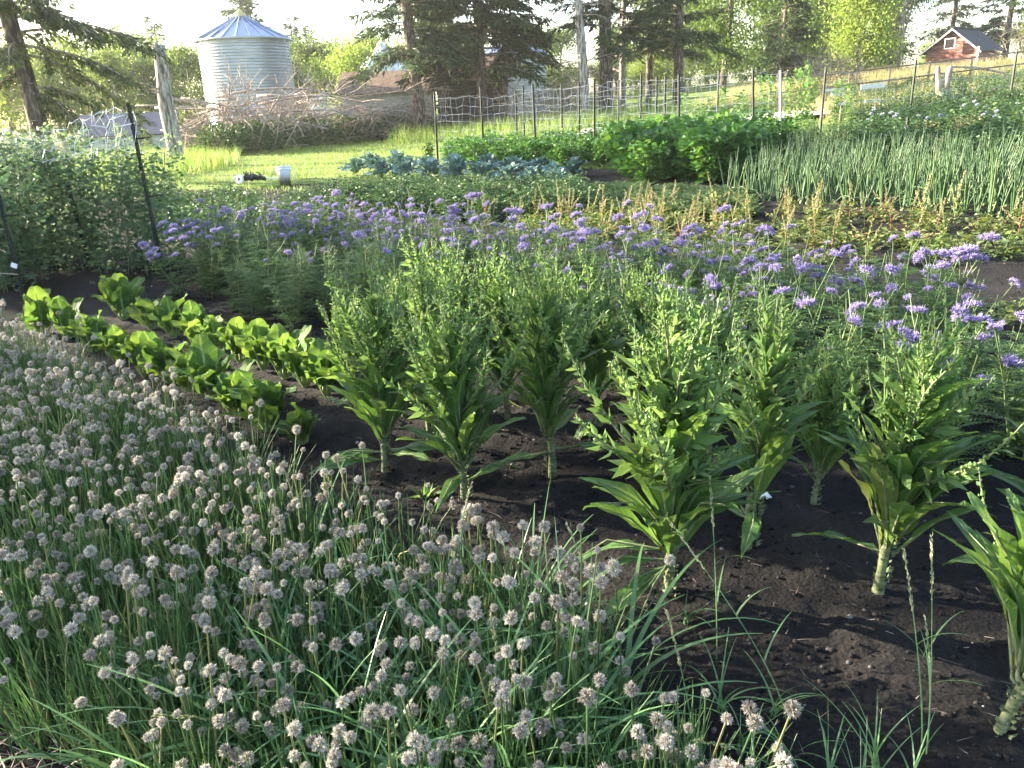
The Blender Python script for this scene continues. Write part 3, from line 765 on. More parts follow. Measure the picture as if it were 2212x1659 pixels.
put_tree('maple_tree', 'bright yellow green leafy tree near the top of the hill', leafy_mesh(6.4, .16, 1.0, 2.7, 120, 110, .16, 'bright_leaf', 'bark', 42, 2, gap=.1), (x, y, gz(x, y)))
x, y = col_at(1938, 60.0)
put_tree('dead_tree', 'tall bare grey tree right of the bright green tree', bare_mesh(9.5, .2, 1.2, 110, 2.2, 33, .25), (x, y, gz(x, y)))
x, y = col_at(2045, 84.0)
put_tree('spruce_tree', 'open spruce standing behind the roof peak of the red shed', spruce_mesh(12, .22, 3.2, 3.4, 48, .4, .6, (0, 0), 28, .42), (x, y, gz(x, y)))
x, y = col_at(2165, 80.0)
put_tree('spruce_tree', 'ragged spruce behind the far end of the red shed', spruce_mesh(11.5, .24, 3.0, 3.6, 50, .4, .55, (0, 0), 29, .42), (x, y, gz(x, y)))
x, y = col_at(2260, 82.0)
put_tree('spruce_tree', 'spruce at the picture edge past the red shed', spruce_mesh(11.5, .24, 2.6, 3.4, 50, .4, .5, (0, 0), 30, .42), (x, y, gz(x, y)))

# --- background belt
PL = [leafy_mesh(8.5, .14, 1.0, 2.4, 90, 85, .19, 'poplar_leaf', 'pale_bark', 50 + i, 2, gap=.15) for i in range(3)]
BR = [leafy_mesh(7.0, .13, .8, 2.4, 90, 85, .19, 'bright_leaf', 'pale_bark', 60 + i, 2, gap=.15) for i in range(2)]
SP = [spruce_mesh(11, .2, .9, 2.8, 44, .2, .38, (0, 0), 70 + i, .46) for i in range(2)]
belt = [  # px, distance, kind, scale, label
    (-60, 52, 'b', .95), (30, 56, 'b', 1.0), (95, 60, 'p', .85), (150, 54, 'b', .95), (215, 58, 'b', 1.1), (265, 50, 'p', .75), (300, 62, 'b', 1.15), (345, 56, 'p', .8), (400, 66, 'p', .95), (440, 70, 'p', .9),
    (600, 74, 'p', .9), (640, 66, 'p', .8), (690, 70, 'p', .95), (745, 74, 'b', 1.1), (800, 70, 'p', .95), (560, 84, 'p', 1.05), (850, 64, 'b', .8), (1000, 76, 'p', 1.05), (1080, 80, 'b', 1.0), (470, 76, 'p', 1.0), (372, 78, 's', .95), (556, 88, 's', 1.45), (655, 78, 's', .85), (690, 84, 's', .9), (735, 66, 'b', .85), (772, 60, 'b', .9), (820, 80, 'p', 1.0), (860, 76, 'b', .9), (880, 90, 'p', 1.1),
    (1140, 84, 'b', 1.0), (1200, 78, 'p', .95), (1340, 82, 'b', 1.0), (1420, 74, 'b', .95), (1480, 70, 'p', 1.1), (1530, 82, 'b', 1.2), (1640, 78, 'p', 1.25), (1700, 72, 'b', 1.0), (1730, 80, 'p', 1.3), (1780, 76, 'p', 1.25),
    (1810, 86, 's', 1.05), (1760, 84, 'b', 1.35), (1905, 84, 's', .95), (1930, 76, 'p', 1.0), (2010, 98, 'b', .65), (2240, 76, 'b', .75), (2150, 100, 'p', .7)]
belt += [(px_, 68 + (px_ * 7) % 16, 'bp'[(px_ // 40) % 2], .42 + .2 * ((px_ * 13) % 10) / 10) for px_ in range(1070, 1760, 38)]
LB = {'b': 'yellow green leafy tree in the belt of trees behind the garden', 'p': 'mid green leafy tree in the belt of trees behind the garden', 's': 'distant dark spruce rising out of the tree belt'}
for i, (px, Y, k, sc) in enumerate(belt):
    x, y = col_at(px, Y); ms = {'b': BR[i % 2], 'p': PL[i % 3], 's': SP[i % 2]}[k]
    put_tree({'b': 'willow_tree', 'p': 'poplar_tree', 's': 'spruce_tree'}[k], LB[k], ms, (x, y, gz(x, y) - .2), U(0, 6.28), sc * U(.95, 1.05), {'b': 'yellow green trees of the background belt', 'p': 'mid green trees of the background belt', 's': 'dark spruces of the background belt'}[k])

# --- windbreak along the west side: shades the garden, lets streaks of sun through
WS = [spruce_mesh(7.0, .16, .5, 1.7, 30, .1, .30, (0, 0), 80 + i, .34, .75) for i in range(2)]
for i, (x, y, sc) in enumerate([(-15.5, -1.5, .9), (-16.2, 1.0, .86), (-15.2, 3.2, .82), (-16.4, 5.2, .90), (-15.4, 7.2, .80), (-16.4, 9.0, .92), (-15.3, 10.9, .80), (-16.6, 12.6, .74)]):
    put_tree('spruce_tree', 'dense spruce of the windbreak row along the garden side', WS[i % 2], (x, y, gz(x, y)), U(0, 6.28), sc * 1.2, 'windbreak spruces beside the garden')

SH = []
for i in range(3):
    NP.seed(90 + i); lf = MB(); st = MB()
    for k in range(10):
        a = NP.uniform(0, 6.28); st.tube(limb_pts((0, 0, 0), (math.cos(a) * .5, math.sin(a) * .5, 1), NP.uniform(.6, 1.2), 4, 0, .15), [.02, .005], 4, caps=False)
    n = 2600; d = rdirs(n); d[:, 2] = np.abs(d[:, 2]); rr = NP.uniform(.25, 1, n) ** .5 * (0.75 + .35 * fbm(d[:, 0] * 2.5 + 9 + i, d[:, 1] * 2.5 + d[:, 2] * 2, 3, i))
    P = d * rr[:, None] * np.array([1.0, 1.0, 1.15]); P[:, 2] += .05
    ll = NP.uniform(.06, .13, n); lf.leaves(P, d + rdirs(n) * .8, rdirs(n) + [0, 0, .8], ll, ll * .6)
    SH.append((st.mesh('shrub_stems', M['bark'], True), lf.mesh('shrub_leaves', M['shrub_leaf'])))
def shrub(px, py, sc, label, group, i, sz=1.0):
    x, y = at(px, py); t = thing('shrub', label, 'shrub', (x, y, gz(x, y)), U(0, 6.28), group, (sc, sc, sc * sz))
    part('stems', SH[i % 3][0], t); part('foliage', SH[i % 3][1], t)
for i, (px, py, sc, sz) in enumerate([(430, 328, 1.3, .8), (485, 336, 1.45, .75), (545, 330, 1.5, .8), (605, 322, 1.6, .75), (665, 316, 1.6, .8), (725, 310, 1.7, .75), (785, 305, 1.7, .7), (845, 298, 1.6, .7), (900, 292, 1.5, .7), (455, 310, 1.5, 1.0), (525, 308, 1.7, .9), (640, 300, 1.7, .8)]):
    shrub(px, py, sc, 'low dark green shrub growing along the foot of the brush pile', 'shrubs in front of the brush pile', i, sz)
# low bushes that let the sun onto the beds farther back

# ================================================================== WIRE FENCES
def t_post(name, parent, h, mat, lean=(0, 0), loc=(0, 0, 0)):
    b = MB(); p0 = np.array([0, 0, -.1]); p1 = np.array([lean[0], lean[1], h])
    an = U(0, 3)
    b.tube([p0, p1], .03 if parent.location.y > 12 else .019, 5)
    for k in range(int(h / .11)):                                # studs along the post
        p = p0 + (p1 - p0) * ((k + 1) * .11 / h); b.box(p + [0, -.018, 0], (.02, .018, .03))
    return b.build(name, mat, parent, loc=loc)

def col_on(A, B, px):
    lo, hi = -1.0, 2.5
    s = 1 if proj((*B, gz(*B)))[0] > proj((*A, gz(*A)))[0] else -1
    for _ in range(40):
        m = (lo + hi) / 2; x = A[0] + (B[0] - A[0]) * m; y = A[1] + (B[1] - A[1]) * m
        v = proj((x, y, gz(x, y)))[0] if y > .5 else -9999 * s
        if (v < px) == (s > 0): lo = m
        else: hi = m
    return A[0] + (B[0] - A[0]) * lo, A[1] + (B[1] - A[1]) * lo

def wire_run(t, org, pts, z0, heights, dx, mat, r=.0035, sag=.02, name='wire_mesh'):
    """a strip of wire netting following pts (ground points)"""
    b = MB(); P = [np.array(p, float) for p in pts]
    d = [0]
    for i in range(1, len(P)): d.append(d[-1] + np.linalg.norm(P[i] - P[i - 1]))
    n = max(2, int(d[-1] / dx)); ss = np.linspace(0, d[-1], n)
    X = np.interp(ss, d, [p[0] for p in P]); Y = np.interp(ss, d, [p[1] for p in P])
    G = np.array([gz(a, c) for a, c in zip(X, Y)])
    wob = lambda s: NP.normal(size=n) * s
    rows = []
    for h in heights:
        L = np.stack([X - org[0] + wob(sag), Y - org[1] + wob(sag), G - org[2] + h + z0 + wob(sag) + sag * 2 * np.sin(ss * 1.7 + h)], 1); rows.append(L); b.tube(L, r, 3, caps=False)
    for i in range(n): b.tube([rw[i] for rw in rows], r * .9, 3, caps=False)
    return b.build(name, mat, t)

# ---- middle trellis: front run and back run of posts with welded wire
A = col_at(946, 21.8); Bp = col_at(1620, 17.9)
org = (A[0], A[1], gz(*A)); tr1 = thing('wire_trellis', 'front wire mesh trellis on dark metal posts among the bean plants', 'trellis', org)
pts = []
for px, top, mt in ((938, 198, 'post_green'), (1038, 188, 'post_green'), (1151, 181, 'post_green'), (1284, 171, 'post_green'), (1467, 161, 'post_green'), (1628, 151, 'post_green'), (1687, 151, 'post_pale')):
    p = col_on(A, Bp, px + 8 * (px < 1200)); h = hgt(p[0], p[1], top); pts.append(p)
    t_post('post', tr1, h, M[mt], ((px - proj((p[0], p[1], gz(*p) + h))[0]) / FPX * p[1], 0), (p[0] - org[0], p[1] - org[1], gz(*p) - org[2]))
wire_run(tr1, org, pts, 0, [.25, .45, .65, .85, 1.05, 1.25, 1.45, 1.66], .17, M['wire'], .0045)
A = col_at(1118, 25.5); Bp = col_at(1546, 20.8)
org = (A[0], A[1], gz(*A)); tr2 = thing('wire_trellis', 'back wire mesh trellis on thin dark posts behind the first one', 'trellis', org)
pts = []
for px, top in ((1118, 196), (1134, 185), (1215, 181), (1252, 178), (1336, 173), (1383, 158), (1416, 166), (1434, 164), (1546, 153)):
    p = col_on(A, Bp, px); h = hgt(p[0], p[1], top); pts.append(p)
    t_post('post', tr2, h, M['post_green'], (0, 0), (p[0] - org[0], p[1] - org[1], gz(*p) - org[2]))
wire_run(tr2, org, pts, 0, [.5, .7, .9, 1.1, 1.3, 1.5, 1.72], .2, M['wire'], .0045)
# ---- right hand run
A = col_at(1771, 20.5); Bp = col_at(2176, 22.5)
org = (A[0], A[1], gz(*A)); tr3 = thing('wire_trellis', 'wire mesh fence on three dark posts along the weedy slope', 'trellis', org)
pts = []
for px, top in ((1771, 144), (1962, 129), (2176, 112)):
    p = col_on(A, Bp, px); h = hgt(p[0], p[1], top); pts.append(p)
    t_post('post', tr3, h, M['post_green'], (0, 0), (p[0] - org[0], p[1] - org[1], gz(*p) - org[2]))
e = col_on(A, Bp, 2300); pts.append(e)
wire_run(tr3, org, pts, 0, [.5, .75, 1.0, 1.25, 1.45], .3, M['wire'], .0035)
x, y = col_at(1952, 15.5); t = thing('metal_stake', 'short dark stake standing in the weeds behind the onions', 'stake', (x, y, gz(x, y)))
t_post('stake', t, hgt(x, y, 253), M['post_green'])

# ---- left pea trellis with crumpled netting
PA = at(353, 592)
PB = (PA[0] - 4.6, PA[1] + 2.1)
org = (PA[0], PA[1], gz(*PA)); tr4 = thing('pea_trellis', 'leaning dark metal posts with crumpled wire netting over the pea row', 'trellis', org)
h = hgt(PA[0], PA[1], 222); lx = (277 - proj((PA[0], PA[1], gz(*PA) + h))[0]) / FPX * PA[1]
po = t_post('post', tr4, h, M['post_green'], (lx, 0))
b = MB()
for z, s in ((h * .80, 1), (h * .47, 1)): b.tube([(lx * z / h, -.01, z), (lx * z / h + .16, -.02, z + .015)], .007, 4)
b.build('bracket', M['post_green'], po)
for px, top in ((196, 400), (60, 285)):
    p = col_on(PA, PB, px); hh = hgt(p[0], p[1], top); t_post('post', tr4, max(.8, hh), M['post_green'], (-.05, 0), (p[0] - org[0], p[1] - org[1], gz(*p) - org[2]))
b = MB(); n = 84; U_ = np.linspace(0, 1, n); rows = []
for r_ in range(5):
    hh = 1.58 - .085 * r_
    L = np.stack([(PB[0] - PA[0]) * U_ * 1.1 + lx * (hh / h) * (1 - U_) + NP.normal(size=n) * .02, (PB[1] - PA[1]) * U_ * 1.1 + NP.normal(size=n) * .05,
                  hh - .16 * np.sin(np.minimum(U_ * 5, 1.57)) + NP.normal(size=n) * .02 + .05 * np.sin(U_ * 19 + r_)], 1)
    rows.append(L); b.tube(L, .0042, 3, caps=False)
for i in range(n): b.tube([rw[i] + NP.normal(size=3) * .02 for rw in rows], .0035, 3, caps=False)
b.build('wire_mesh', M['wire'], tr4)
PC = at(52, 645)
org = (PC[0], PC[1], gz(*PC)); tr5 = thing('pea_trellis', 'second leaning dark post with wire at the edge of the near pea row', 'trellis', org)
h = hgt(PC[0], PC[1], 395); lx2 = (-10 - proj((PC[0], PC[1], gz(*PC) + h))[0]) / FPX * PC[1]
po = t_post('post', tr5, h * 1.25, M['post_green'], (lx2 * 1.25, 0)); b = MB(); b.tube([(lx2 * .72, -.01, h * .72), (lx2 * .72 + .13, -.02, h * .74)], .006, 4); b.build('bracket', M['post_green'], po)
b = MB(); b.box((lx2 * .28 + .0, -.025, h * .30), (.05, .012, .04), 0, 0, .4); b.build('tag', M['white_plastic'], po)
b = MB()
for k in range(5):
    n = 14; uu = np.linspace(0, 1, n); b.tube(np.stack([lx2 * (.2 + .2 * k) - 2.2 * uu + NP.normal(size=n) * .02, .5 * uu + NP.normal(size=n) * .04, .25 + h * .19 * k + NP.normal(size=n) * .03], 1), .0035, 3, caps=False)
for k in range(12): b.tube([(lx2 * .3 - .18 * k, .04 * k, .2), (lx2 * .6 - .18 * k, .04 * k, .7), (lx2 - .18 * k, .04 * k, 1.2)], .003, 3, caps=False)
b.build('wire_mesh', M['wire'], tr5)

# ---- pipe rail fence up the slope, white board rails, stump, logs
def rail_fence(pxs, Y0, Y1, label, hts=(.75, 1.15), tops=None):
    P = [col_at(px, Y0 + (Y1 - Y0) * i / (len(pxs) - 1)) for i, px in enumerate(pxs)]
    org = (P[0][0], P[0][1], gz(*P[0])); t = thing('rail_fence', label, 'fence', org)
    for p in P:
        b = MB(); q = (p[0] - org[0], p[1] - org[1], gz(*p) - org[2]); b.tube([(q[0], q[1], q[2] - .1), (q[0], q[1], q[2] + hts[-1] + .05)], .035, 6); b.build('post', M['rail_metal'], t)
    for h in hts:
        for i in range(len(P) - 1):
            b = MB(); b.tube([(p[0] - org[0], p[1] - org[1], gz(*p) - org[2] + h) for p in (P[i], P[i + 1])], .03, 6); b.build('rail', M['rail_metal'], t)
rail_fence([1660, 1740, 1829, 1915, 2000, 2090, 2212, 2330], 31, 34, 'brown metal pipe rail fence running up the dry grass slope', (.35, .8, 1.25))
A = col_at(1772, 24.0); Bp = col_at(1905, 24.0); org = (A[0], A[1], gz(*A))
t = thing('board_fence', 'short run of white boards on low posts in front of the drive', 'fence', org)
for (pa, pb, ry) in ((1772, 1815, 196), (1790, 1815, 205), (1852, 1905, 186), (1852, 1903, 191), (1864, 1898, 219), (1800, 1822, 226)):
    p, q_ = col_on(A, Bp, pa), col_on(A, Bp, pb); h = max(.12, hgt(p[0], p[1], ry)); b = MB()
    c = np.array([(p[0] + q_[0]) / 2 - org[0], (p[1] + q_[1]) / 2 - org[1], (gz(*p) + gz(*q_)) / 2 - org[2] + h])
    b.box(c, (math.hypot(q_[0] - p[0], q_[1] - p[1]), .04, .06), 0, 0, -.05); b.build('board', M['white_paint'], t)
for px in (1774, 1816, 1856, 1900):
    p = col_on(A, Bp, px); b = MB(); b.box((p[0] - org[0], p[1] - org[1] + .06, gz(*p) - org[2] + .3), (.06, .06, .6)); b.build('post', M['brown_wood'], t)
x, y = col_at(2030, 24.5); t = thing('tree_stump', 'grey forked dead stump standing in the weeds below the red shed', 'stump', (x, y, gz(x, y)))
b = MB(); b.tube(limb_pts((0, 0, -.1), (-.05, 0, 1), .75, 4, 0, .05), [.24, .19, .17], 9); b.build('trunk', M['pale_bark'], t, True)
hh = hgt(x, y, 140)
for p0, d, L, r in (((.02, 0, .45), (.10, 0, 1), hh - .5, (.12, .09)), ((-.08, 0, .5), (-.22, 0, 1), hh * .62, (.10, .06)), ((.0, 0, .3), (.5, -.1, .25), .6, (.09, .03)), ((-.03, 0, .2), (-.6, -.2, .1), .6, (.09, .03))):
    b = MB(); b.tube(limb_pts(p0, d, L, 5, 0, .05), r, 8); b.build('prong', M['dead_wood'], t, True)
for px0, px1, py, Y, r, lb in ((2050, 2115, 190, 25.5, .19, 'dark rotting log lying in the weeds behind the stump'), (2120, 2230, 184, 26, .21, 'longer dark log lying in the weeds at the edge of the slope')):
    p, q_ = col_at(px0, Y), col_at(px1, Y + .4); t = thing('fallen_log', lb, 'log', (p[0], p[1], gz(*p)))
    b = MB(); b.tube(limb_pts((0, 0, .3), (q_[0] - p[0], q_[1] - p[1], gz(*q_) - gz(*p)), math.dist(p, q_), 6, 0, .05), [r, r * .9, r * .8], 9); b.build('log', M['bark'], t, True)
p, q_ = col_at(2040, 26), col_at(2160, 27)
t = thing('fallen_pole', 'long bare pole leaning across behind the stump', 'pole', (p[0], p[1], gz(*p)))
b = MB(); h0, h1 = hgt(p[0], p[1], 144), hgt(q_[0], q_[1], 158)
b.tube([(0, 0, h0), ((q_[0] - p[0]) * .5, (q_[1] - p[1]) * .5, (h0 + h1) / 2 + gz(*q_) * .5 - gz(*p) * .5 + .06), (q_[0] - p[0], q_[1] - p[1], h1 + gz(*q_) - gz(*p)), ((q_[0] - p[0]) * 1.3, (q_[1] - p[1]) * 1.3, .2)], .035, 6); b.build('pole', M['dead_wood'], t, True)

# ---- bucket and garden machine on the grass
x, y = at(617, 402); hB = hgt(x, y, 364); t = thing('bucket', 'white plastic bucket standing at the edge of the grass', 'bucket', (x, y, gz(x, y) + .01), scale=1.1)
b = MB(); r0 = hB * .27; r1 = hB * .36
b.lathe([(.001, .01), (r0, .01), (r0, 0), (r1, hB * .86), (r1 - .008, hB), (r1 - .012, hB * .9), (r0, .03), (.001, .03)], 28); b.build('body', M['white_plastic'], t, True)
b = MB(); b.lathe([(r1 + .001, hB * .84), (r1 + .018, hB * .85), (r1 + .018, hB * .88), (r1 + .003, hB * .89)], 28); b.lathe([(r1 + .0, hB * .96), (r1 + .014, hB * .97), (r1 + .014, hB * 1.0), (r1 - .006, hB * 1.005)], 28); b.build('rim', M['white_plastic'], t, True)
b = MB(); th = np.linspace(0, math.pi, 14); b.tube(np.stack([(r1 + .02) * np.cos(th), -.02 - (r1 + .02) * np.sin(th) * .35, hB * .86 - .14 * np.sin(th)], 1), .004, 5); b.build('handle', M['wire'], t, True)
x, y = at(546, 396); t = thing('garden_machine', 'dark jumbled garden tool with pale disc and white pole lying on the grass', 'garden tool', (x, y, gz(x, y)))
b = MB(); b.lathe([(.001, -.025), (.085, -.025), (.115, -.012), (.115, .012), (.085, .025), (.001, .025)], 22)
o = b.build('disc', M['white_plastic'], t, True, loc=(-.27, -.06, .10), rot=(R(72), R(14), R(-35)))
b = MB(); b.lathe([(.0, -.03), (.04, -.03), (.04, .03), (.0, .03)], 14); b.build('hub', M['black_plastic'], o)
for q_, r in (([(-.20, 0, .10), (-.10, .03, .15), (-.02, .0, .11)], (.06, .085, .05)), ([(-.05, -.02, .08), (.06, 0, .15), (.14, .03, .09)], (.05, .075, .05)), ([(.10, .02, .10), (.20, -.01, .13), (.31, .02, .07)], (.05, .06, .03))):
    b = MB(); b.tube(q_, r, 8); b.build('housing', M['black_plastic'], t, True)
for k in range(11):
    p = np.array([U(-.24, .26), U(-.04, .06), U(.10, .18)]); b = MB(); b.tube(limb_pts(p, (U(-.6, .6), U(-.3, .3), 1), U(.08, .20), 4, U(0, 1.2), .25), [.016, .009], 5); b.build('lever', M['black_plastic'], t, True)
b = MB(); b.tube([(.25, .02, .10), (.78, .05, .07)], .018, 6); b.build('pole', M['white_plastic'], t, True)
b = MB(); b.tube([(-.36, .05, .02), (-.40, .02, .12), (-.34, .0, .18)], [.03, .05, .03], 8); b.build('guard', M['white_plastic'], t, True)

# ================================================================== BRUSH PILE
NP.seed(200)
def pile_h(u): return 1.0 + 1.2 * math.sin(u * 3.0) + .35 * math.sin(u * 14)
k = 0
for i in range(150):
    u = U(0, 1); px = 400 + 530 * u; Y = 33 + 10 * u + U(-.8, 2.4); x, y = col_at(px, Y); z = gz(x, y) + U(.1, 1) ** .7 * pile_h(u)
    L = U(1.2, 4.2); a = U(-.5, .5) if U(0, 1) < .55 else U(0, 6.28); up_ = U(-.25, .45) if U(0, 1) < .6 else U(.5, 1.6)
    if i < 22: L = U(3.5, 6); a = U(-.35, .25); up_ = U(-.12, .2); z = gz(x, y) + U(.8, 2.4)
    if 22 <= i < 38: L = U(2.2, 3.6); px = U(480, 700); x, y = col_at(px, 34 + U(-.5, 1)); z = gz(x, y) + U(1.4, 2.2); a = U(0, 6.28); up_ = U(1.6, 4)
    d = np.array([math.cos(a), math.sin(a) * .6, up_]); p0 = np.array([x, y, z]) - d / np.linalg.norm(d) * L * .4
    p0[2] = max(p0[2], gz(p0[0], p0[1]) + .05)
    pts = limb_pts((0, 0, 0), d, L, 7, .1, .11); b = MB(); r = U(.014, .04) * (1.7 if i < 22 else 1); b.tube(pts, [r, r * .7, r * .25], 5)
    for q_ in range(rnd.randint(1, 4)):
        j = rnd.randint(2, 6); sd = (pts[j] - pts[j - 1]) / np.linalg.norm(pts[j] - pts[j - 1]) + rdirs(1)[0] * .8
        b.tube(limb_pts(pts[j], sd, L * U(.15, .35), 4, 0, .15), [r * .45, r * .15], 4, caps=False)
    o = b.build('dead_branch', M['dead_wood'], None, True, loc=tuple(p0)); kd = ('long thick grey branch lying across the top of the brush pile' if i < 22 else 'thin dead branch sticking upright from the pile before the grain bin' if i < 38 else 'grey dead branch tangled in the pile below the grain bin' if px < 660 else 'grey dead branch tangled in the pile before the lean to shed' if px < 800 else 'grey dead branch tangled in the pile by the spruce trunk'); tag(o, kd, 'branch', kd.split(' branch ')[0] + ' branches ' + kd.split(' branch ')[1])
b = MB()
for i in range(1500):
    u = U(0, 1); px = 395 + 545 * u; Y = 33 + 10 * u + U(-.9, 2.6); x, y = col_at(px, Y); z = gz(x, y) + U(0, 1) * pile_h(u) * 1.05
    d = rdirs(1)[0] * [1, .6, .7] + [0, 0, .25]
    b.tube(limb_pts((x, y, z), d, U(.4, 1.3), 3, .1, .2), [.010, .004], 3, caps=False)
tag(b.build('brush_twigs', M['twig']), 'tangle of thin dead twigs filling the brush pile', 'brushwood', kind='stuff')
# brush heap right of the cabin and scrub below the bright tree
b = MB()
for (pa, pb, Ya, hh, nn) in ((1085, 1250, 42, 1.5, 500), (1180, 1330, 46, 1.3, 300), (1720, 1860, 44, 1.5, 420), (2150, 2300, 60, 2.6, 300)):
    for i in range(nn):
        x, y = col_at(U(pa, pb), Ya + U(-1, 1)); z = gz(x, y) + U(0, 1) * hh; b.tube(limb_pts((x, y, z), rdirs(1)[0] * [1, .6, 1] + [0, 0, .5], U(.5, 1.6), 3, .2, .2), [.013, .005], 3, caps=False)
tag(b.build('scrub_twigs', M['twig']), 'pale dead scrub and twigs standing at the edge of the trees', 'brushwood', kind='stuff')

# ================================================================== GRASS
def blades(name, poly_px, n, L, W, mat, label, world=None, bend=(.3, 1.2), jit=None, mask=None):
    P = []
    poly = world or [at(*p) for p in poly_px]; xs = [p[0] for p in poly]; ys = [p[1] for p in poly]
    X = NP.uniform(min(xs), max(xs), n * 6); Y = NP.uniform(min(ys), max(ys), n * 6)
    ins = np.zeros(len(X), bool); j = len(poly) - 1
    for i in range(len(poly)):
        xi, yi = poly[i]; xj, yj = poly[j]
        if yi != yj: ins ^= ((yi > Y) != (yj > Y)) & (X < (xj - xi) * (Y - yi) / (yj - yi) + xi)
        j = i
    if mask is not None: ins &= mask(X, Y)
    X, Y = X[ins][:n], Y[ins][:n]; m = len(X)
    b = MB(); ff = .45 + 1.1 * fbm(X * .8, Y * .8, 3, 4)
    b.strips(np.stack([X, Y, ground_z(X, Y) - .02 + .12 * (fbm(X * .5, Y * .5, 3, 3) - .45)], 1), NP.uniform(0, 6.28, m), NP.uniform(1.1, 1.6, m), NP.uniform(L[0], L[1], m) * ff, NP.uniform(W[0], W[1], m), NP.uniform(bend[0], bend[1], m), 2)
    return tag(b.build(name, M[mat]), label, 'grass', kind='stuff')
blades('lawn_grass', None, 90000, (.05, .17), (.008, .02), 'lawn', 'sunlit yellow green mown grass between the beds and the brush pile', [(-14, 15.5), (-3.0, 16.5), (1.5, 22), (9, 27), (9, 34), (2, 45), (-22, 48), (-25, 30), (-16, 20)])
blades('tall_grass', None, 9000, (.25, .75), (.012, .025), 'lawn', 'taller pale grass clumps growing below the brush pile and fences', [(-11, 19), (-8.2, 20), (-8.6, 27), (-10, 32), (-16, 33), (-15, 22)])
blades('tall_grass', None, 9000, (.3, .9), (.014, .03), 'lawn', 'tall grass and weeds growing round the cabin and spruce trunks', [(-5, 36), (2, 33), (8, 33), (9, 44), (-4, 46)])
blades('dry_grass', None, 60000, (.25, .7), (.012, .028), 'dry_grass', 'tall dry golden grass covering the slope below the red shed', [(11, 31), (18, 31), (40, 42), (70, 60), (60, 85), (30, 80), (16, 60), (10, 44)])
blades('dry_grass', None, 9000, (.3, .8), (.012, .025), 'dry_grass', 'dry grass standing along the weedy slope by the logs', [(10, 24.5), (20, 25.5), (30, 33), (17, 30.5), (11, 30.5)])

# ================================================================== GARDEN PLANTS
def leaf_grid(L, W, prof, droop=.15, fold=.18, wave=.05, wf=11, seed=0, nv=9, nu=5, pet=0.0, twist=0.0):
    """one leaf blade along +Y, face up +Z; uv = (across -.5...5, along)"""
    rs = np.random.RandomState(seed); ph = rs.uniform(0, 6, 3)
    V = []; uv = []
    us = np.linspace(-1, 1, nu)
    for i in range(nv):
        v = i / (nv - 1); w = W / 2 * prof(v); y = L * v * (1 - .12 * droop * v); zc = L * (.10 * math.sin(v * 2.2) - droop * v * v)
        tw = twist * v
        for u in us:
            x = u * w; z = fold * abs(u) * w * (1.3 - .5 * v) + wave * W * abs(u) ** 1.5 * math.sin(v * wf + ph[0] + (2.1 if u > 0 else 0) + ph[1]) + wave * .35 * W * math.sin(v * wf * 1.7 + u * 3 + ph[2])
            V.append((x * math.cos(tw) - z * math.sin(tw), y + wave * .4 * W * abs(u) * math.sin(v * wf * 1.3 + ph[1]), zc + z * math.cos(tw) + x * math.sin(tw))); uv.append((u * .5, v))
    q = [(i * nu + j, i * nu + j + 1, (i + 1) * nu + j + 1, (i + 1) * nu + j) for i in range(nv - 1) for j in range(nu - 1)]
    return V, q, uv

def lance(v): return max(.02, min(1, .22 + 1.35 * v) * min(1, 1.75 * max(0, 1 - v) ** .85))
def blade(v): return max(.03, math.sin(math.pi * min(1, (v * .93 + .05)) ** .85) ** .55)

def leaf_mesh(name, L, W, prof, mats, petiole=0.0, pr=.006, **kw):
    V, q, uv = leaf_grid(L, W, prof, **kw); V = np.array(V); uv = list(uv); fm = [0] * len(q); Q = list(q)
    V[:, 1] += petiole
    if petiole > 0:
        b = MB(); b.tube([(0, 0, 0), (0, petiole * .5, -.004), (0, petiole, 0), (0, petiole + L * .5, L * .085), (0, petiole + L * .8, V[(kw.get('nv', 9) - 3) * kw.get('nu', 5) + 2][2] - .003)], [pr * 1.5, pr * 1.1, pr, pr * .6, pr * .2], 6, caps=False)
        k = len(V); V = np.vstack([V, b.V[0]]); Q += [tuple(np.array(x) + k) for x in b.Q[0]]; fm += [1] * len(b.Q[0]); uv += [(0.3, .02)] * len(b.V[0])
    return mk(name, V, [Q], mats, fm, True, uv)

# ------------------------------------------------------------------ chard rows
CH = [leaf_mesh('chard_leaf', U(.17, .22), U(.115, .15), blade, [M['chard_leaf'], M['chard_stem']], petiole=U(.07, .10), pr=.0065, droop=U(.05, .4), fold=U(.05, .3), wave=U(.06, .11), wf=U(12, 18), seed=i, nv=17, nu=9) for i in range(8)]
def chard(px, py, sc, label, n=11):
    x, y = at(px, py); t = thing('chard_plant', label, 'chard', (x, y, gz(x, y)), U(0, 6.28), 'leaf chard plants in two rows', sc)
    for i in range(n):
        f = i / n; a = i * 2.4 + U(-.3, .3); e = R(88 - 38 * f ** .9 + U(-9, 9))
        part('leaf', CH[rnd.randrange(8)], t, (math.cos(a) * .012, math.sin(a) * .012, -.005), (e, U(-.5, .5), a - math.pi / 2 + 0), U(.8, 1.15) * (1.05 - .25 * f), mode='YXZ')
c1 = 'light green chard plant in the front row beside the chives'
c2 = 'light green chard plant in the back row beside the path'
for i, (px, py) in enumerate([(95, 722), (150, 738), (205, 765), (262, 788), (315, 812), (365, 826), (412, 848), (455, 866), (510, 896)]): chard(px, py, U(.92, 1.1), c1)
chard(580, 930, 1.12, 'chard plant with upright leaves and thick pale stalks, second from the row end', 12)
chard(655, 962, .72, 'small crumpled chard plant at the near end of the front row', 14)
for i, (px, py) in enumerate([(330, 712), (375, 728), (425, 745), (470, 762), (520, 780), (570, 796), (615, 815), (660, 832), (705, 850)]): chard(px, py, U(.92, 1.12), c2)
